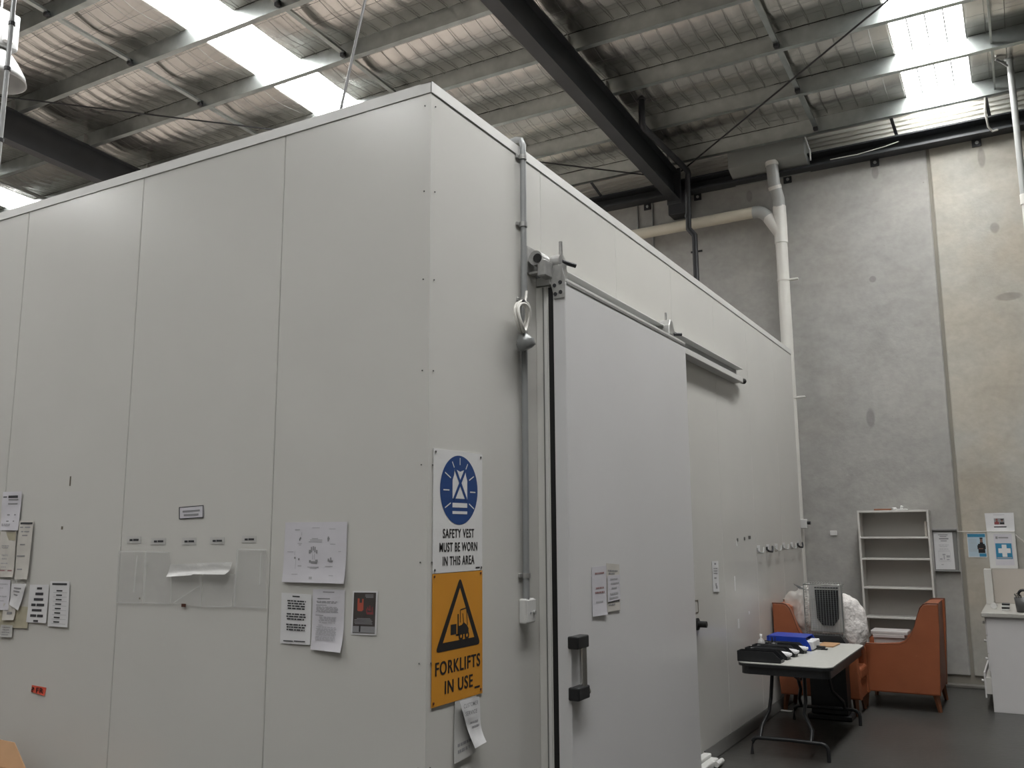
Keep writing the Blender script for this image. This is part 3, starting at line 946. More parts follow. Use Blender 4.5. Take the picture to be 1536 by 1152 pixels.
for k, (dy, dz, ry, rz_) in enumerate(((0, 0, .062, .085), (.012, .004, .066, .092), (-.010, -.006, .058, .080))):
    cb.tube([(.058 + .014 * k + .01 * math.sin(a * .52), .82 + dy + ry * math.cos(a * math.pi / 12), 3.075 + dz + rz_ * math.sin(a * math.pi / 12)) for a in range(24)], .0085, 8, closed=True)
cb.tube([(.06, .825, 2.99), (.065, .845, 2.97), (.07, .855, 2.955)], .0085, 8)
cb.tube([(.06, .85, 3.16), (.05, .89, 3.18), (.052, .905, 3.25)], .0085, 8)
cb.build('cable', PVCW, cc)
MB().tube([(.05, .82, 3.155), (.085, .82, 3.165)], .013, 8).build('cable_tie', STEELB, cc)
pg = MB()
pg.tube([(.055, .845, 2.985), (.06, .85, 2.955), (.065, .855, 2.94)], [.02, .045, .048], 14)
pg.tube([(.065, .855, 2.94), (.075, .86, 2.905), (.078, .863, 2.895)], [.055, .055, .03], 14)
pg.build('plug', CONDUIT, cc)

# --- papers on the sliding door and right face
paper('door_notice', 'white notice with dull red text on the sliding door, left of two', 'notice', DF, [(1.39, 1.66), (1.602, 1.662), (1.588, 1.372), (1.386, 1.376)], PAPERL, .0015, .008,
      [(INKR, words(.2, .85, .14, .035, 1, 1) + words(.25, .8, .44, .035, 1, 2) + words(.2, .85, .53, .035, 1, 5), 'printed_text'), (INKF, words(.25, .75, .72, .03, 1, 3), 'printed_text')], wr=.002)
o = paper('door_notice', 'small taped notice on the sliding door, right of two', 'notice', DF, [(1.604, 1.676), (1.803, 1.662), (1.795, 1.384), (1.600, 1.386)], PAPERW, .0015, .003,
          [(INKG, words(.1, .85, .15, .035, 1, 1) + words(.15, .6, .21, .035, 1, 2) + words(.1, .9, .80, .035, 1, 4) + words(.1, .6, .86, .035, 1, 8), 'printed_text')], wr=.002)
paper('inner_slip', None, None, DF, [(1.608, 1.60), (1.80, 1.60), (1.797, 1.45), (1.606, 1.445)], PAPERL, .006, .002,
      [(INKF, words(.2, .8, .15, .06, 1, 2) + words(.25, .9, .32, .06, 1, 3) + words(.3, .7, .5, .06, 1, 3) + words(.15, .85, .72, .07, 1, 4) + words(.1, .8, .87, .07, 1, 5), 'printed_text')], parent=o)
paper('strip_notice', 'narrow white paper strip on panel right of the sliding door', 'notice', RF, [(4.37, 1.60), (4.56, 1.595), (4.545, 1.325), (4.372, 1.335)], PAPER, .002, .004,
      [(INKG, [(.35, .6, .06, .12), (.4, .6, .72, .82), (.45, .7, .80, .90)] + words(.2, .8, .24, .03, 1, 2) + words(.2, .8, .32, .03, 1, 3) + words(.2, .8, .40, .03, 1, 4) + words(.25, .6, .55, .03, 1, 5), 'printed_text')], wr=.002)
for k, (y, z, dark) in enumerate(((5.98, 1.665, 0), (6.36, 1.668, 1), (6.74, 1.67, 0), (7.1, 1.678, 0), (7.5, 1.68, 0), (7.86, 1.688, 1))):
    hk = thing('wall_hook', ['first clear adhesive hook in the row on the right face, nearest the door', 'black adhesive hook, second in the row from the door', 'third clear adhesive hook in the row from the door',
                             'fourth clear adhesive hook in the row from the door', 'fifth clear adhesive hook in the row from the door', 'black adhesive hook at the far end of the row'][k], 'hook', (0, y, z), 'adhesive hooks on the right face')
    m_ = STEELB if dark else PVCG
    MB().box(.0005, .006, y - .05, y + .06, z - .025, z + .045, .002).build('backing_plate', PANEL2 if not dark else PANEL2, hk)
    MB().tube([(.006, y - .05, z + .02), (.010, y - .055, z - .005), (.03, y - .045, z - .025), (.05, y, z - .03), (.045, y + .05, z - .01), (.035, y + .09, z + .01), (.02, y + .15, z + .022)], .011 if dark else .007, 8).build('hook', m_, hk)
for k, (y, z, l) in enumerate(((5.2, 1.78, .05), (5.45, 1.79, .05), (5.62, 1.80, .09))):
    MB().box(.0004, .0015, y, y + l, z - .02, z + .012).build('scuff_mark', COVE, cr)
for (y, z, dy, dz) in ((5.05, 1.30, .03, .14), (5.1, .95, .05, .09), (5.5, 1.05, .03, .03), (5.18, 1.72, .03, .05)):
    MB().box(.0004, .0015, y, y + dy, z, z + dz).build('scuff_mark', SCUFFL, cr)
for (x, z, dx, dz) in ((-2.735, 2.17, .012, .06), (-2.785, 1.90, .018, .02)):
    MB().box(x, x + dx, -.0015, -.0004, z, z + dz).build('scuff_mark', DIRT, cr)

# --- papers on the left face
W = words


def lines(s0, s1, ts, h, seed=1, jit=.1):
    r = random.Random(seed)
    out = []
    for i, t_ in enumerate(ts):
        j = r.uniform(0, jit)
        out += W(s0 + j * .5, s1 - j, t_, h, 1, seed + i)
    return out


paper('plan_sheet', 'large landscape white sheet with faint diagram and sketches on the left face', 'poster', LF, [(-.897, 1.925), (-.482, 1.924), (-.486, 1.622), (-.903, 1.621)], PAPERL, .002, .012,
      [(INKF, [(.17, .25, .12, .135), (.45, .57, .09, .10), (.72, .82, .11, .12), (.42, .62, .29, .305), (.40, .62, .32, .335), (.45, .55, .265, .28), (.22, .29, .35, .36), (.24, .28, .375, .385), (.75, .83, .36, .37),
               (.06, .16, .49, .50), (.88, .92, .48, .49), (.24, .3, .72, .735), (.4, .58, .735, .75), (.44, .55, .76, .77), (.68, .80, .72, .735), (.15, .25, .86, .87), (.75, .82, .87, .88), (.44, .49, .90, .94), (.18, .185, .48, .55), (.28, .285, .17, .22), (.2, .205, .60, .78)], 'printed_text'),
       (INKG, [(.245, .26, .27, .31), (.255, .275, .25, .28), (.70, .735, .26, .29), (.705, .725, .24, .32), (.41, .44, .46, .52), (.44, .46, .41, .5), (.47, .49, .40, .47), (.50, .52, .41, .5), (.53, .55, .46, .52), (.47, .475, .52, .62), (.50, .505, .52, .62),
               (.42, .45, .63, .67), (.45, .55, .645, .685), (.52, .56, .62, .66), (.175, .20, .58, .61), (.24, .265, .60, .635), (.72, .74, .60, .65), (.74, .80, .63, .66), (.76, .775, .58, .62)], 'printed_sketch')], wr=.006)
paper('notice', 'white notice with bold centred paragraphs below the landscape sheet, left of two', 'notice', LF, [(-.909, 1.567), (-.705, 1.563), (-.703, 1.317), (-.907, 1.315)], PAPER, .0015, .004,
      [(INK, [(.38, .62, .045, .07)] + lines(.2, .85, (.15, .20, .25, .30), .028, 3) + lines(.18, .85, (.41, .46, .51), .028, 7) + lines(.18, .88, (.62, .67, .72), .028, 13) + [(.12, .45, .935, .955), (.48, .85, .93, .95)], 'printed_text')], wr=.003)
paper('document_page', 'densely printed document page beside the bold notice, lower right corner curled', 'document', LF, [(-.697, 1.590), (-.489, 1.592), (-.492, 1.294), (-.694, 1.297)], PAPERL, .0015, .022,
      [(INKG, [(.32, .68, .035, .05), (.15, .55, .145, .16), (.12, .45, .255, .265), (.1, .35, .425, .435)] + lines(.12, .8, (.20, .22), .011, 3), 'printed_text'),
       (INKF, lines(.12, .82, (.29, .31, .33, .35, .37), .012, 9, .05) + lines(.2, .82, (.455, .475, .495, .51, .545), .011, 17, .1) + [(.2, .35, .585, .595)] + lines(.12, .82, (.62, .65, .67, .69, .71, .73, .75), .012, 29, .1) + lines(.12, .8, (.78, .80, .82), .012, 41), 'printed_text')], wr=.002)
bp_ = paper('dark_poster', 'small black poster with red figures in a white border on the left face', 'poster', LF, [(-.440, 1.588), (-.286, 1.591), (-.290, 1.383), (-.445, 1.380)], PAPER, .0015, .001,
            [(POSTK, [(.06, .94, .035, .96)], 'printed_ground'),
             (POSTR, [(.22, .30, .17, .45), (.30, .40, .27, .42), (.40, .46, .18, .44), (.26, .42, .38, .46)], 'printed_figure'),
             (POSTR2, [(.58, .62, .40, .50), (.60, .86, .48, .53), (.62, .66, .36, .42), (.70, .74, .33, .45), (.80, .84, .36, .48), (.66, .76, .40, .44)], 'printed_figure'),
             (INKF, [(.52, .85, .08, .09), (.52, .85, .11, .12), (.55, .85, .14, .15), (.22, .75, .62, .63), (.12, .80, .65, .66), (.12, .84, .68, .69), (.12, .82, .71, .72), (.14, .84, .74, .75)], 'printed_text'),
             (INKG, [(.06, .94, .80, .945)], 'printed_band'), (SIGNK, [(.32, .38, .78, .93)], 'printed_band')], wr=.001)
lb = paper('framed_label', 'small white label with black border above the clear sleeves', 'label', LF, [(-1.718, 2.019), (-1.518, 2.027), (-1.513, 1.957), (-1.712, 1.951)], PAPERL, .0015, .001,
           [(INK, [(0, 1, 0, .06), (0, 1, .93, 1), (0, .035, 0, 1), (.965, 1, 0, 1)], 'printed_border'), (INKG, [(.15, .85, .32, .46), (.2, .8, .62, .78)], 'printed_text')])
nm = ('first', 'second', 'third', 'fourth', 'fifth')
for k, (a, b, c0, c1) in enumerate(((-2.152, -2.028, 1.815, 1.857), (-1.938, -1.815, 1.808, 1.848), (-1.682, -1.562, 1.808, 1.848), (-1.456, -1.344, 1.812, 1.850), (-1.212, -1.105, 1.820, 1.857))):
    paper('name_label', 'tiny white printed label, %s from left above the clear sleeves' % nm[k], 'label', LF, rect(a, b, c0, c1), PAPERG, .001, 0, [(INK, [(.2, .42, .38, .66), (.46, .85, .36, .64)], 'printed_text')], 'labels above the clear sleeves', n=2)


def sleeve(label, c, folds, amp):
    o = paper('clear_sleeve', label, 'plastic sleeve', LF, c, FILM, .002, amp, (), 'clear document sleeves', th=.0006, wr=.006, n=10)

    def uv(s, t):
        a = [c[0][k] * (1 - s) + c[1][k] * s for k in (0, 1)]
        b = [c[3][k] * (1 - s) + c[2][k] * s for k in (0, 1)]
        return a[0] * (1 - t) + b[0] * t, a[1] * (1 - t) + b[1] * t
    for (a, b, wd) in folds:
        stroke(LF, uv(*a), uv(*b), wd, .010, FILME, 'sealed_edge', o)
    return o


sleeve('clear plastic sleeve, leftmost of five, on the left face', [(-2.206, 1.769), (-1.980, 1.768), (-1.976, 1.480), (-2.202, 1.474)], (((0, 0), (1, 0), .004), ((0, 0), (0, 1), .004), ((.72, .08), (.66, .8), .008), ((0, 1), (1, 1), .004)), .004)
sleeve('clear plastic sleeve, second of five from left', [(-1.968, 1.771), (-1.768, 1.768), (-1.737, 1.485), (-1.964, 1.478)], (((0, 0), (0, 1), .009), ((.02, .01), (.9, .01), .005), ((0, 1), (1, 1), .003)), .004)
s3 = sleeve('clear plastic sleeve with folded top flap, middle of five', [(-1.748, 1.640), (-1.501, 1.648), (-1.494, 1.476), (-1.730, 1.487)], (((0, 0), (0, 1), .006), ((1, 0), (1, 1), .006), ((0.1, .95), (.95, .35), .004)), .004)
paper('folded_flap', None, None, LF, [(-1.753, 1.700), (-1.535, 1.706), (-1.545, 1.645), (-1.769, 1.631)], FILME, .010, .028, (), parent=s3, wr=.004)
s4 = sleeve('clear plastic sleeve with folded top flap, fourth of five from left', [(-1.491, 1.650), (-1.246, 1.654), (-1.255, 1.484), (-1.489, 1.476)], (((1, 0), (1, 1), .003), ((.1, 1), (.9, 1), .005)), .004)
paper('folded_flap', None, None, LF, [(-1.527, 1.710), (-1.260, 1.719), (-1.281, 1.654), (-1.544, 1.650)], FILME, .014, .03, (), parent=s4, wr=.006)
sleeve('clear plastic sleeve, rightmost of five, on the left face', [(-1.234, 1.786), (-1.029, 1.784), (-1.008, 1.486), (-1.240, 1.485)], (((0, 0), (0, 1), .009), ((0, 0), (1, 0), .006), ((.85, .05), (.8, .6), .006), ((0, 1), (1, 1), .003)), .004)
MB().box(-1.645, -1.610, -.012, -.0105, 1.470, 1.488).build('dried_blob', DRIED, s3)
MB().box(-2.0, -1.99, -.012, -.0105, 1.50, 1.51).build('dried_speck', DIRT, cr)

# cluster at far left
paper('taped_sheet', 'topmost crinkled white label sheet in the cluster at the left edge', 'notice', LF, [(-3.419, 2.150), (-3.212, 2.148), (-3.214, 1.898), (-3.418, 1.899)], PAPERL, .002, .006,
      [(INK, [(.32, .82, .10, .165), (.05, .25, .12, .15)], 'printed_text'), (INKG, [(.34, .85, .19, .22), (.32, .82, .30, .33), (.3, .78, .585, .615), (.3, .75, .75, .78)] + lines(.05, .6, (.84, .88), .02, 3), 'printed_text')], wr=.014)
paper('price_list', 'narrow worn list just right below the topmost crinkled sheet', 'notice', LF, [(-3.215, 1.960), (-3.058, 1.959), (-3.070, 1.590), (-3.206, 1.588)], PAPERW, .006, .006,
      [(INK, [(.1, .95, .03, .065)], 'printed_text'), (INKG, [(.1, .8, .105, .125), (.2, .75, .18, .20), (.3, .65, .245, .265), (.2, .55, .40, .42), (.05, .6, .595, .615), (.15, .5, .82, .84)], 'printed_text')], wr=.008)
paper('taped_sheet', 'creased sheet under yellowed tape in the middle of the left edge cluster', 'notice', LF, [(-3.433, 1.893), (-3.234, 1.892), (-3.229, 1.600), (-3.420, 1.598)], PAPERW, .003, .004,
      [(TAPEY, [(.1, .98, .02, .20)], 'tape_strip'), (INKF, lines(.15, .85, (.32, .36, .52, .6, .7, .78), .02, 5, .3), 'printed_text'), (INKR, [(.05, .9, .84, .87)], 'printed_text')], wr=.012)
paper('taped_sheet', 'pale creased sheet at the picture edge below the yellowed tape', 'notice', LF, [(-3.44, 1.585), (-3.256, 1.582), (-3.246, 1.394), (-3.43, 1.390)], PAPERL, .003, .003,
      [(INKF, lines(.1, .9, (.15, .28, .55, .7), .03, 8, .3), 'printed_text')], wr=.012)
paper('torn_slip', 'torn slanting white slip in the lower left cluster', 'notice', LF, [(-3.232, 1.560), (-3.080, 1.562), (-3.135, 1.395), (-3.238, 1.430)], PAPER, .010, .006,
      [(INKG, [(.2, .75, .16, .22), (.2, .7, .3, .35), (.25, .6, .45, .5)], 'printed_text')], wr=.008)
bn = paper('bold_list', 'white sheet with large bold centred words in the lower left cluster', 'notice', LF, [(-3.050, 1.558), (-2.855, 1.562), (-2.853, 1.330), (-3.057, 1.327)], PAPER, .004, .003,
           [(INK, [(.40, .66, .07, .13), (.34, .74, .21, .28), (.28, .76, .355, .425), (.17, .40, .50, .57), (.44, .84, .50, .57), (.22, .72, .645, .71), (.17, .48, .785, .855), (.52, .82, .785, .855), (.36, .60, .93, .98)], 'printed_text')], wr=.004)
paper('table_sheet', 'white sheet with a column of short bold words, rightmost of left cluster', 'notice', LF, [(-2.844, 1.584), (-2.653, 1.586), (-2.640, 1.314), (-2.837, 1.313)], PAPER, .004, .003,
      [(INK, [(.12, .88, .04, .085)] + [(.36 - .01 * k, .66 - .01 * k, .195 + .098 * k, .225 + .098 * k) for k in range(8)], 'printed_text'),
       (INKF, [(.2, .9, .245 + .098 * k, .252 + .098 * k) for k in range(8)], 'printed_rules')], wr=.004)
paper('tape_patch', 'large patch of yellowed clear tape behind the lower left cluster', 'tape', LF, [(-3.42, 1.43), (-3.05, 1.42), (-3.04, 1.29), (-3.40, 1.28)], TAPEY, .0012, .002, (), wr=.008)
paper('small_slip', 'small grey slip on the yellowed tape in the lower left cluster', 'notice', LF, [(-3.307, 1.434), (-3.171, 1.438), (-3.178, 1.335), (-3.306, 1.329)], PAPERW, .010, .004, [(INKG, [(.35, .75, .5, .65)], 'printed_text')], wr=.004)
paper('small_slip', 'small printed slip at the bottom of the left edge cluster', 'notice', LF, [(-3.322, 1.300), (-3.194, 1.302), (-3.191, 1.228), (-3.327, 1.224)], PAPERG, .006, .004, [(INKG, lines(.1, .9, (.2, .4, .6, .8), .06, 3, .3), 'printed_text')], wr=.004)
rt_ = paper('tape_scrap', 'scrap of red tape with black letters on the left face', 'tape', LF, [(-2.958, .954), (-2.811, .950), (-2.822, .902), (-2.960, .914)], TAPER, .001, .004, ())
text('FR', LF, -2.905, -2.835, .913, .944, .0055, SIGNK, rt_, .03)
text('?', LF, -2.953, -2.928, .915, .945, .0055, SIGNK, rt_, .03)

# open carton at bottom left
t = thing('cardboard_carton', 'open brown cardboard carton with raised flaps at bottom left corner', 'carton', (-3.04, -.45, 0))
x0, x1, y0, y1, hh = -3.42, -2.66, -.72, -.17, .52
cw = MB()
cw.box(x0, x1, y0, y0 + .006, .003, hh)
cw.box(x0, x1, y1 - .006, y1, .003, hh)
cw.box(x0, x0 + .006, y0 + .006, y1 - .006, .003, hh)
cw.box(x1 - .006, x1, y0 + .006, y1 - .006, .003, hh)
cw.box(x0, x1, y0, y1, .0, .006)
cw.build('walls', KRAFT, t)
MB().prism([(x0 + .02, y1 - .003, hh), (x1 - .02, y1 - .003, hh), (x1 - .245, y1 + .05, hh + .125), (x0 + .05, y1 + .05, hh + .13)], (0, .005, 0)).build('flap', KRAFT, t)
MB().prism([(x1 - .003, y0 + .02, hh), (x1 - .003, y1 - .02, hh), (x1 + .10, y1 - .05, hh - .14), (x1 + .10, y0 + .05, hh - .14)], (.005, 0, .003)).build('flap', KRAFT, t)
MB().prism([(x0 + .02, y0 + .003, hh), (x1 - .02, y0 + .003, hh), (x1 - .04, y0 - .12, hh - .10), (x0 + .04, y0 - .12, hh - .10)], (0, -.003, .005)).build('flap', KRAFT, t)

# ------------------------------------------------------------------ back wall corner
bc = thing('bookcase', 'tall empty white bookcase with shelves against the concrete wall', 'bookcase', (1.015, 8.65, 0))
bx0, bx1, by0, by1, bh = .606, 1.425, 8.50, 8.79, 2.10
for x in (bx0, bx1 - .024):
    MB().box(x, x + .024, by0, by1, 0, bh, .002).build('side_panel', SHELFW, bc)
MB().box(bx0 + .024, bx1 - .024, by0, by1, bh - .024, bh, .002).build('top_panel', SHELFW, bc)
for z in (1.755, 1.495, 1.145, .79, .43, .07):
    MB().box(bx0 + .024, bx1 - .024, by0 + .006, by1 - .006, z, z + .022, .002).build('shelf', SHELFW, bc)
MB().box(bx0 + .024, bx1 - .024, by1 - .006, by1, .07, bh - .024).build('back_board', SHELFI, bc)
MB().box(bx0 + .024, bx1 - .024, by0 + .03, by0 + .045, 0, .07).build('kick_board', SHELFW, bc)
tag(MB().box(1.36, 1.385, 8.60, 8.74, 1.779, 1.96, .003).build('slim_file', BEIGE), 'pale slim file upright at the right of the bookcase top shelf', 'file')
tag(MB().box(.80, 1.0, 8.53, 8.62, bh + .001, bh + .022, .005, 2, Matrix.Rotation(.12, 4, 'Z')).build('brown_stick', LEGW), 'flat brown strip lying on top of the bookcase', 'strip')
o = thing('wrapped_clip', 'small white crumpled wrapper on top of the bookcase', 'wrapper', (1.08, 8.56, bh))
wm = MB()
wm.box(1.01, 1.06, 8.53, 8.60, bh + .001, bh + .035, .01, 2, Matrix.Rotation(.4, 4, 'Z'))
wm.box(1.06, 1.19, 8.53, 8.59, bh + .001, bh + .016, .005, 1, Matrix.Rotation(-.15, 4, 'Z'))
wm.box(1.11, 1.14, 8.54, 8.57, bh + .012, bh + .055, .008, 2, Matrix.Rotation(.3, 4, 'Y'))
wm.build('wrapper', WHITEP, o)

eb = thing('notice_board', 'grey wall case holding a white evacuation notice beside the bookcase', 'notice board', (1.55, YW, 1.36))
MB().box(1.415, 1.692, YW - .035, YW - .001, 1.362, 1.858, .006).build('case', BOARDG, eb)
MB().box(1.395, 1.70, YW - .06, YW - .001, 1.845, 1.868, .004).build('top_ledge', BOARDG, eb)
MB().box(1.41, 1.70, YW - .05, YW - .001, 1.352, 1.368, .004).build('bottom_ledge', BOARDG, eb)
paper('notice_sheet', None, None, BF, [(1.437, 1.826), (1.646, 1.825), (1.648, 1.380), (1.434, 1.378)], PAPER, .038, .002,
      [(INKG, [(.25, .75, .055, .075), (.32, .68, .10, .12), (.28, .78, .155, .185), (.35, .68, .22, .24)], 'printed_text'),
       (INKF, lines(.2, .85, (.34, .38, .45), .012, 3, .3) + [(.2, .21, .5, .78), (.2, .8, .5, .507), (.8, .81, .5, .78), (.2, .8, .775, .782), (.4, .55, .58, .62), (.6, .78, .62, .68), (.25, .38, .7, .74), (.45, .5, .63, .73), (.6, .75, .72, .75), (.3, .42, .86, .88)], 'printed_plan')], parent=eb)
po = paper('wall_poster', 'blue and white poster of a person with folded arms on the wall', 'poster', BF, [(1.803, 1.815), (2.006, 1.814), (2.004, 1.527), (1.802, 1.526)], PAPER, .002, .001,
           [(POSTL, [(.03, .97, .03, .97)], 'printed_ground'), (POSTB, [(.03, .97, .03, .16), (.6, .97, .84, .97)], 'printed_band'),
            (INKF, [(.08, .5, .25 + .06 * k, .265 + .06 * k) for k in range(9)], 'printed_text'), (SIGNK, [(.56, .92, .44, .82), (.52, .96, .50, .66), (.66, .84, .38, .46)], 'printed_figure'),
            (SKINP, [(.68, .82, .22, .38), (.58, .82, .62, .66)], 'printed_figure'), (SIGNK, [(.67, .83, .18, .24)], 'printed_figure')])
fa = thing('first_aid_cabinet', 'white wall cabinet with blue and white first aid cross', 'first aid cabinet', (2.18, YW, 1.40))
MB().box(2.028, 2.322, YW - .12, YW - .001, 1.40, 1.832, .008, 2).build('cabinet', WHITEP, fa)
FF = Frame(YW - .12)
paper('front_label', None, None, FF, [(2.094, 1.806), (2.284, 1.805), (2.288, 1.441), (2.092, 1.438)], PAPERL, .001, 0, [(POSTB, [(.06, .94, .30, .80)], 'blue_field'),
      (SIGNW, [(.40, .66, .34, .46), (.20, .86, .46, .61), (.40, .66, .61, .73)], 'white_cross'), (INKG, [(.1, .22, .08, .16), (.26, .8, .10, .14)], 'printed_text'), (INKF, [(.1, .9, .745, .775)], 'printed_text')], parent=fa)
MB().tube([(2.322, YW - .09, 1.80), (2.345, YW - .09, 1.77), (2.40, YW - .05, 1.72), (2.47, YW - .02, 1.62)], .008, 6).build('strap', PVCW, fa)
paper('photo_sheet', 'white landscape sheet with two small portraits above first aid cabinet', 'notice', BF, [(2.018, 2.053), (2.326, 2.056), (2.322, 1.838), (2.024, 1.840)], PAPER, .05, .0,
      [(INKG, [(.3, .66, .30, .64)], 'printed_photo'), (POSTR2, [(.31, .47, .5, .63), (.36, .43, .32, .5)], 'printed_photo'), (SKINP, [(.36, .42, .36, .46), (.55, .61, .38, .48)], 'printed_photo'),
       (SIGNK, [(.53, .63, .34, .39), (.50, .65, .52, .63)], 'printed_photo'), (INK, [(.28, .72, .74, .80)], 'printed_text'), (INKF, [(.3, .68, .09, .11)], 'printed_text')])
tag(MB().tube([(1.70, YW - .03, 1.838), (1.85, YW - .012, 1.832), (2.0, YW - .012, 1.834), (2.03, YW - .125, 1.836), (2.32, YW - .125, 1.836)], .005, 6).build('cord', PVCW), 'thin white cord strung from notice case to first aid cabinet', 'cord')

hu = thing('desk_hutch', 'low white open shelf box against wall at right picture edge', 'shelf box', (2.4, 8.65, 1.0))
MB().box(1.965, 2.045, 8.50, 8.74, 1.003, 1.40, .002).build('side_panel', SHELFW, hu)
MB().box(2.68, 2.70, 8.50, 8.74, 1.003, 1.40, .002).build('side_panel', SHELFW, hu)
MB().box(2.045, 2.68, 8.72, 8.74, 1.003, 1.40).build('back_panel', BEIGE, hu)
cbx = thing('drawer_cabinet', 'white drawer cabinet with stone top and open bottom drawer at right', 'cabinet', (2.35, 7.9, 0))
MB().box(2.0, 2.68, 7.33, 8.74, .06, .955, .003).build('carcass', CABW, cbx)
MB().box(1.996, 2.68, 7.325, 7.345, .0, .955, .002).build('side_panel', CABW, cbx)
MB().box(2.05, 2.66, 7.36, 8.73, .0, .06).build('plinth', BLACKP, cbx)
MB().box(1.955, 2.70, 7.29, 8.74, .955, 1.0, .006, 2).build('countertop', COUNTER, cbx)
for k, (z0, z1, o_) in enumerate(((.77, .945, 0), (.58, .76, 0), (.40, .57, 0.0), (.13, .39, .055))):
    d = MB().box(1.982 - o_, 1.999 - o_, 7.36, 8.70, z0, z1, .003).build('drawer_front', CABW, cbx)
    if o_:
        MB().box(1.999 - o_, 1.999, 7.37, 8.69, z0 + .04, z1 - .06).build('drawer_box', SHELFW, d)
    MB().tube([(1.982 - o_, 7.46, (z0 + z1) / 2 + .03), (1.955 - o_, 7.46, (z0 + z1) / 2 + .03)], [.010, .015], 10).build('drawer_knob', WHITEP, d)
bk = thing('utensil_pot', 'dark grey round pot holding utensils on cabinet top at right edge', 'pot', (2.35, 7.5, 1.0))
MB().lathe([(.0, .0), (.075, .0), (.092, .15), (.086, .15), (.07, .01)], (2.36, 7.52, 1.001), 20).build('pot', TIN, bk)
MB().tube([(2.36 + .05 * math.cos(a * .4), 7.50, 1.17 + .06 * math.sin(a * .4)) for a in range(0, 9)], .014, 8).build('black_handle', BLACKP, bk)
for dx, dz in ((-.05, .20), (-.075, .19), (-.02, .185)):
    MB().tube([(2.35, 7.5, 1.05), (2.35 + dx, 7.49, 1.0 + dz)], .008, 8).build('utensil', CHROME, bk)
for k in range(4):
    tag(MB().box(2.14 + .002 * k, 2.215 + .002 * k, 7.63, 7.75, 1.001 + .019 * k, 1.019 + .019 * k, .003).build('small_box', [WHITEP, BLACKP][k % 2]),
        '%s small flat box, %s from bottom of the stack on the cabinet top' % (('white', 'black')[k % 2], ('first', 'second', 'third', 'fourth')[k]), 'box', 'flat boxes on the cabinet top')
tag(MB().tube([(2.06, 7.85, 1.03), (2.06, 7.95, 1.03)], [.03, .03], 12).build('tape_roll', WHITEP), 'small white tape roll on the cabinet top beside the flat boxes', 'tape roll')


# ------------------------------------------------------------------ armchairs
def armchair(label, x0, y0, wy, face, rot):
    """Profile runs from the front (d=0) to the back (d=.84); face=-1 looks along -x, +1 along +x."""
    t = thing('armchair', label, 'armchair', (0, 0, 0), 'orange armchairs')
    X = lambda d: (x0 + d) if face < 0 else (x0 - d)
    side = [(0.0, .17), (.02, .63), (.05, .66), (.44, .665), (.50, .69), (.56, .76), (.60, .86), (.635, .97), (.665, 1.05), (.70, 1.09), (.735, 1.10), (.845, 1.10), (.835, .80), (.80, .17)]
    for yy in (y0, y0 + wy - .10):
        s = MB().prism([(X(d), yy, z) for d, z in side], (0, .10, 0), .016, 2).build('arm', ORANGE, t)
        MB().tube([(X(d), yy + .004, z) for d, z in side[1:12]], .005, 6).build('piping', PIPING, s)
    MB().prism([(X(d), y0 + .10, z) for d, z in ((.60, .38), (.66, 1.06), (.70, 1.085), (.82, 1.085), (.80, .20), (.60, .20))], (0, wy - .20, 0), .01, 2).build('backrest', ORANGE, t)
    MB().prism([(X(d), y0 + .10, z) for d, z in ((.015, .17), (.02, .34), (.62, .34), (.62, .17))], (0, wy - .20, 0), .008, 1).build('seat_base', ORANGE, t)
    xa, xb = sorted((X(.0), X(.61)))
    MB().box(xa, xb, y0 + .105, y0 + wy - .105, .345, .47, .03, 3).build('seat_cushion', ORANGE, t)
    for d, sp in ((.07, -.01), (.75, .03)):
        for yy in (y0 + .07, y0 + wy - .07):
            MB().tube([(X(d), yy, .18), (X(d + sp), yy, .0)], [.032, .020], 4, smooth=False).build('leg', LEGW, t)
    if rot:
        pv = Matrix.Translation((X(.42), y0 + wy / 2, 0))
        t.matrix_world = pv @ Matrix.Rotation(rot, 4, 'Z') @ pv.inverted()
    return t


armchair('orange vinyl armchair side-on in front of the white bookcase', .735, 6.98, .92, -1, 0)
armchair('orange vinyl armchair against the cold room beneath the plastic bag', .86, 6.37, .60, 1, 0)

# bag of foam on the left chair
bg = thing('plastic_bag', 'big clear plastic bag of white foam on the left orange armchair', 'bag', (.5, 6.85, .48))
bm_ = bmesh.new()
bmesh.ops.create_icosphere(bm_, subdivisions=5, radius=1.0)
for v in bm_.verts:
    p = v.co.copy()
    r = 1 + .13 * noise.noise(p * 1.6 + Vector((3, 1, 2))) + .045 * noise.noise(p * 6) + .02 * noise.noise(p * 15)
    v.co = Vector((.58 + .32 * p.x * r, 6.68 + .185 * p.y * r, max(.475, .86 + .385 * p.z * r)))
for f in bm_.faces:
    f.smooth = True
q = MB()
q.bm.free()
q.bm = bm_
q.build('foam_fill', FOAM, bg)
bm_ = bmesh.new()
bmesh.ops.create_icosphere(bm_, subdivisions=5, radius=1.0)
for v in bm_.verts:
    p = v.co.copy()
    r = 1 + .22 * noise.noise(p * 2.0 + Vector((8, 1, 5))) + .10 * noise.noise(p * 5.5) + .03 * noise.noise(p * 14)
    v.co = Vector((.36 + .27 * p.x * r, 6.62 + .13 * p.y * r, max(.478, .98 + .30 * p.z * r)))
for f in bm_.faces:
    f.smooth = True
q = MB()
q.bm.free()
q.bm = bm_
q.build('bag_film', FILMB, bg)
MB().prism([(.22, 6.50, 1.30), (.28, 6.51, 1.245), (.35, 6.52, 1.235), (.29, 6.52, 1.27)], (0, .006, 0)).build('bag_tie', TIN, bg)

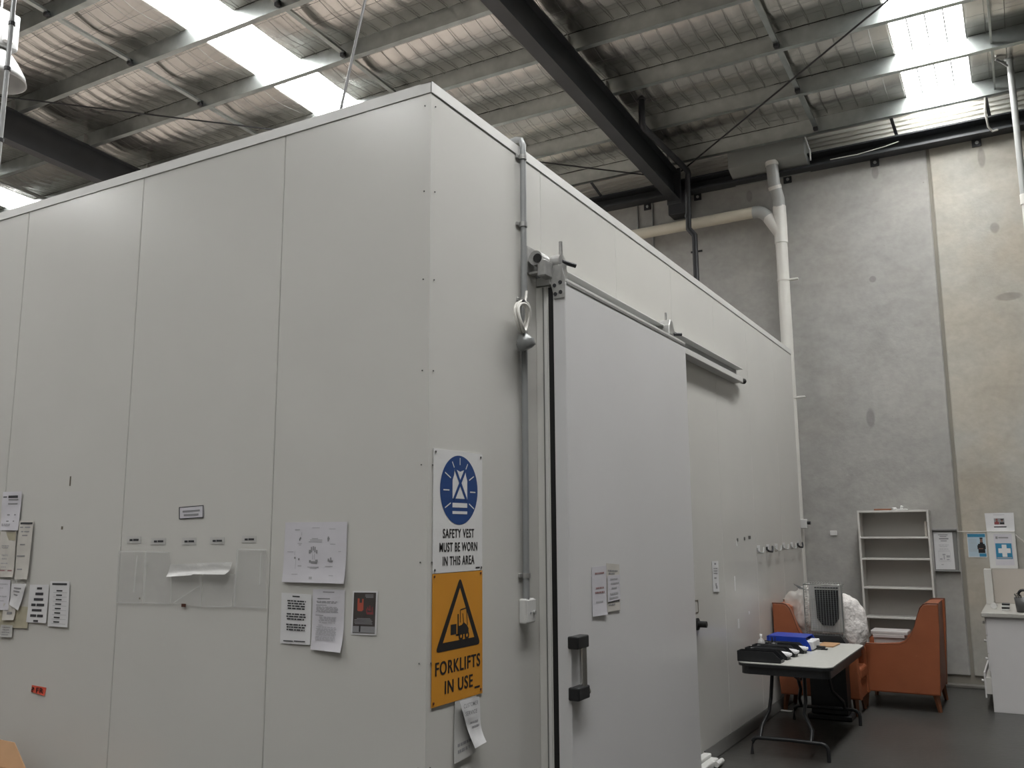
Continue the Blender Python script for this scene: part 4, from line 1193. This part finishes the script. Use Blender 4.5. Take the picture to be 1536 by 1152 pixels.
# radiant heater with wire guard behind the table
ht = thing('gas_heater', 'black upright heater with square wire guard behind the folding table', 'heater', (.585, 6.22, 0))
MB().box(.375, .80, 6.115, 6.36, .0, .05, .012, 2).build('base', BLACKP, ht)
MB().prism([(.415, 6.14, .05), (.765, 6.14, .05), (.765, 6.34, .05), (.415, 6.34, .05)], (0, 0, .52), .015, 2).build('body', BLACKP, ht)
MB().box(.40, .78, 6.125, 6.35, .56, .60, .006).build('body_top', BLACKP, ht)
MB().prism([(.47, 6.17, .60), (.71, 6.17, .60), (.71, 6.33, .60), (.47, 6.33, .60)], (0, 0, .18)).build('neck', BLACKP, ht)
MB().prism([(.395, 6.16, .735), (.785, 6.16, .735), (.735, 6.16, .815), (.445, 6.16, .815)], (0, .17, 0), .004, 1).build('shroud', BLACKP, ht)
MB().prism([(.42, 6.31, .83), (.75, 6.31, .83), (.75, 6.31, 1.31), (.42, 6.31, 1.31)], (0, .02, 0), .004, 1).build('reflector', SILVER, ht)
MB().prism([(.495, 6.27, .97), (.545, 6.27, .90), (.655, 6.27, .90), (.705, 6.27, .97), (.715, 6.27, 1.255), (.485, 6.27, 1.255)], (0, .03, 0), .003, 1).build('burner_panel', BLACKP, ht)
MB().box(.485, .72, 6.255, 6.29, 1.272, 1.285, .003).build('burner_bar', BLACKP, ht)
wg = MB()
gx0, gx1, gz0, gz1, gy = .395, .765, .80, 1.335, 6.17
for i in range(15):
    x = gx0 + (gx1 - gx0) * i / 14
    wg.tube([(x, gy, gz0), (x, gy, gz1 - .03), (x, gy + .03, gz1), (x, gy + .15, gz1)], .0017, 4)
for j in range(27):
    z = gz0 + (gz1 - gz0 - .03) * j / 26
    wg.tube([(gx0, gy + .15, z), (gx0, gy, z), (gx1, gy, z), (gx1, gy + .15, z)], .0014, 4)
for z in (gz0, gz1 - .02):
    wg.tube([(gx0, gy + .15, z), (gx0, gy, z), (gx1, gy, z), (gx1, gy + .15, z)], .005, 6)
for x in (gx0, gx1):
    wg.tube([(x, gy, gz0), (x, gy, gz1 - .02)], .005, 6)
wg.build('wire_guard', GALV, ht)

# plastic tub on the right chair
tb = thing('plastic_tub', 'frosted white plastic tub with lid on the right orange armchair', 'tub', (1.03, 7.4, .47))
tbm = MB()
for (x0, x1, y0, y1, z0, z1, b) in ((.88, 1.20, 7.28, 7.52, .472, .73, .02),):
    tbm.box(x0, x1, y0, y1, z0, z1, b, 2)
tbm.build('tub', TUBM, tb)
MB().box(.855, 1.235, 7.26, 7.54, .731, .775, .012, 2).build('lid', TUBM, tb)
MB().box(.88, 1.20, 7.255, 7.262, .70, .735, .003).build('rim_clip', TUBM, tb)
tag(MB().box(1.262, 1.30, 7.28, 7.6, .475, .68, .015, 3, Matrix.Rotation(.12, 4, 'Y')).build('white_cushion', SHELFW), 'white folded cloth leaning against the right armchair back', 'cloth')

# ------------------------------------------------------------------ folding table and what is on it
tx0, tx1, ty0, ty1 = .185, .965, 4.37, 6.11
tt = thing('folding_table', 'grey topped folding table with black steel legs beside the cold room', 'table', (.575, 5.24, 0))


def rrect(a, b, c, d, r, z, n=6):
    out = []
    for (cx_, cy_, a0) in ((b - r, c + r, -90), (b - r, d - r, 0), (a + r, d - r, 90), (a + r, c + r, 180)):
        for i in range(n + 1):
            an = math.radians(a0 + 90 * i / n)
            out.append((cx_ + r * math.cos(an), cy_ + r * math.sin(an), z))
    return out


MB().prism(rrect(tx0, tx1, ty0, ty1, .09, .730), (0, 0, .02)).build('table_top', TTOP, tt)
MB().prism(rrect(tx0 - .006, tx1 + .006, ty0 - .006, ty1 + .006, .095, .722), (0, 0, .022)).build('edge_band', BLACKP, tt)
ap = rrect(tx0 + .02, tx1 - .02, ty0 + .02, ty1 - .02, .075, .655)
MB().prism(ap, (0, 0, .066)).build('apron', BLACKP, tt)
for yb_, yt in ((4.42, 4.74), (6.00, 5.70)):
    lg = MB()
    lg.tube([(.27, yb_, .0), (.275, yb_, .09)] + arc((.325, yb_, .085), .05, 180, 90, 4) + [(.58, yb_, .142)] + arc((.84, yb_, .085), .055, 90, 0, 4) + [(.895, yb_, .0)], .0165, 8)
    lg.build('foot_bar', BLACKP, tt)
    for xa, xm, xb in ((.395, .385, .345), (.665, .68, .76)):
        ym = yb_ + (yt - yb_) * .55
        MB().tube([(xa, yt, .66), (xm, yt + (ym - yt) * .45, .42), (xm, ym, .33), (xb, yb_ + (ym - yb_) * .4, .22), (xb, yb_, .14)], .0165, 8).build('leg', BLACKP, tt)
MB().tube([(.52, 4.74, .65), (.52, 5.22, .50), (.52, 5.24, .50), (.52, 5.70, .65)], .010, 8).build('leg_brace', BLACKP, tt)

ZT = .7505


def bin_(label, x0, x1, y0, y1, h, paper_in):
    t = thing('file_tray', label, 'tray', ((x0 + x1) / 2, (y0 + y1) / 2, ZT), 'black trays on the folding table')
    b = MB()
    b.box(x0, x1, y0, y1, ZT, ZT + .005)
    for yy in (y0, y1 - .004):
        b.prism([(x0, yy, ZT), (x1, yy, ZT), (x1 + .005, yy, ZT + .025), (x1 - .06, yy, ZT + h), (x0, yy, ZT + h)], (0, .004, 0))
    b.box(x0, x0 + .004, y0, y1, ZT, ZT + h)
    b.box(x1 - .004, x1, y0, y1, ZT, ZT + .025)
    b.build('tray', BLACKP, t)
    if paper_in:
        MB().box(x0 + .01, x1 + .02, y0 + .012, y1 - .012, ZT + .028, ZT + .05, .004).build('paper_stack', PAPER, t)
        MB().box(x0 + .02, x1 + .0, y0 + .016, y1 - .012, ZT + .05, ZT + .066, .004, 1, Matrix.Rotation(.06, 4, 'Y')).build('paper_stack', PAPER, t)
    return t


bin_('black tray nearest the front edge of the folding table', .175, .545, 4.43, 4.56, .088, False)
bin_('second black tray from the front edge of the folding table', .18, .545, 4.66, 4.79, .088, True)
bin_('third black tray from the front edge, with white papers sticking out', .185, .56, 4.88, 5.01, .088, True)
bin_('fourth black tray from the front edge, next to the blue box', .19, .585, 5.14, 5.27, .088, True)
bf = thing('blue_box_file', 'bright blue open box file with papers on the folding table', 'box file', (.4, 5.5, ZT))
bb = MB()
bb.box(.20, .60, 5.36, 5.70, ZT, ZT + .006)
for yy in (5.36, 5.694):
    bb.prism([(.20, yy, ZT), (.61, yy, ZT), (.60, yy, ZT + .05), (.56, yy, ZT + .115), (.22, yy, ZT + .12)], (0, .006, 0))
bb.box(.20, .206, 5.36, 5.70, ZT, ZT + .12)
bb.prism([(.22, 5.36, ZT + .12), (.56, 5.36, ZT + .115), (.56, 5.70, ZT + .115), (.22, 5.70, ZT + .12)], (0, 0, .005))
bb.build('file_box', BLUEP, bf)
MB().box(.24, .625, 5.38, 5.68, ZT + .01, ZT + .085, .006, 1).build('paper_stack', PAPER, bf)
tag(MB().box(.585, .745, 5.73, 6.02, ZT, ZT + .014, .003, 1, Matrix.Rotation(-.05, 4, 'Z')).build('kraft_pad', KRAFT), 'flat brown kraft pad on the far end of the table', 'pad')
st = thing('stapler', 'black stapler lying on the folding table by the blue box', 'stapler', (.67, 5.53, ZT))
MB().box(.615, .725, 5.50, 5.545, ZT, ZT + .012, .004).build('stapler_base', BLACKP, st)
MB().box(.625, .70, 5.505, 5.54, ZT + .014, ZT + .034, .006, 2, Matrix.Rotation(.08, 4, 'Y')).build('stapler_arm', BLACKP, st)
MB().tube([(.69, 5.50, ZT + .02), (.69, 5.545, ZT + .02)], .013, 10).build('stapler_hinge', STEELB, st)
bt = thing('spray_bottle', 'small clear bottle standing between the black trays', 'bottle', (.22, 5.075, ZT))
MB().lathe([(.0, .0), (.032, .0), (.034, .09), (.03, .11), (.012, .125), (.012, .14), (0, .14)], (.22, 5.075, ZT), 16).build('bottle', FILME, bt)
MB().lathe([(.013, .14), (.014, .165), (0, .166)], (.22, 5.075, ZT), 12).build('bottle_cap', WHITEP, bt)
ph = thing('pen_cup', 'black cup of pens standing beside the clear bottle', 'pen cup', (.33, 5.075, ZT))
MB().lathe([(.0, .0), (.036, .0), (.038, .10), (.034, .10), (.032, .006)], (.33, 5.075, ZT), 16).build('cup', BLACKP, ph)
for dx, dy in ((.02, .01), (-.02, .01), (.0, -.02)):
    MB().tube([(.33, 5.075, ZT + .02), (.33 + dx, 5.075 + dy, ZT + .145)], .004, 6).build('pen', BLACKP, ph)
tag(MB().box(.03, .17, 6.33, 6.39, .001, .012, .003).build('floor_card', PAPERG), 'grey card lying on the floor under the left armchair', 'card')
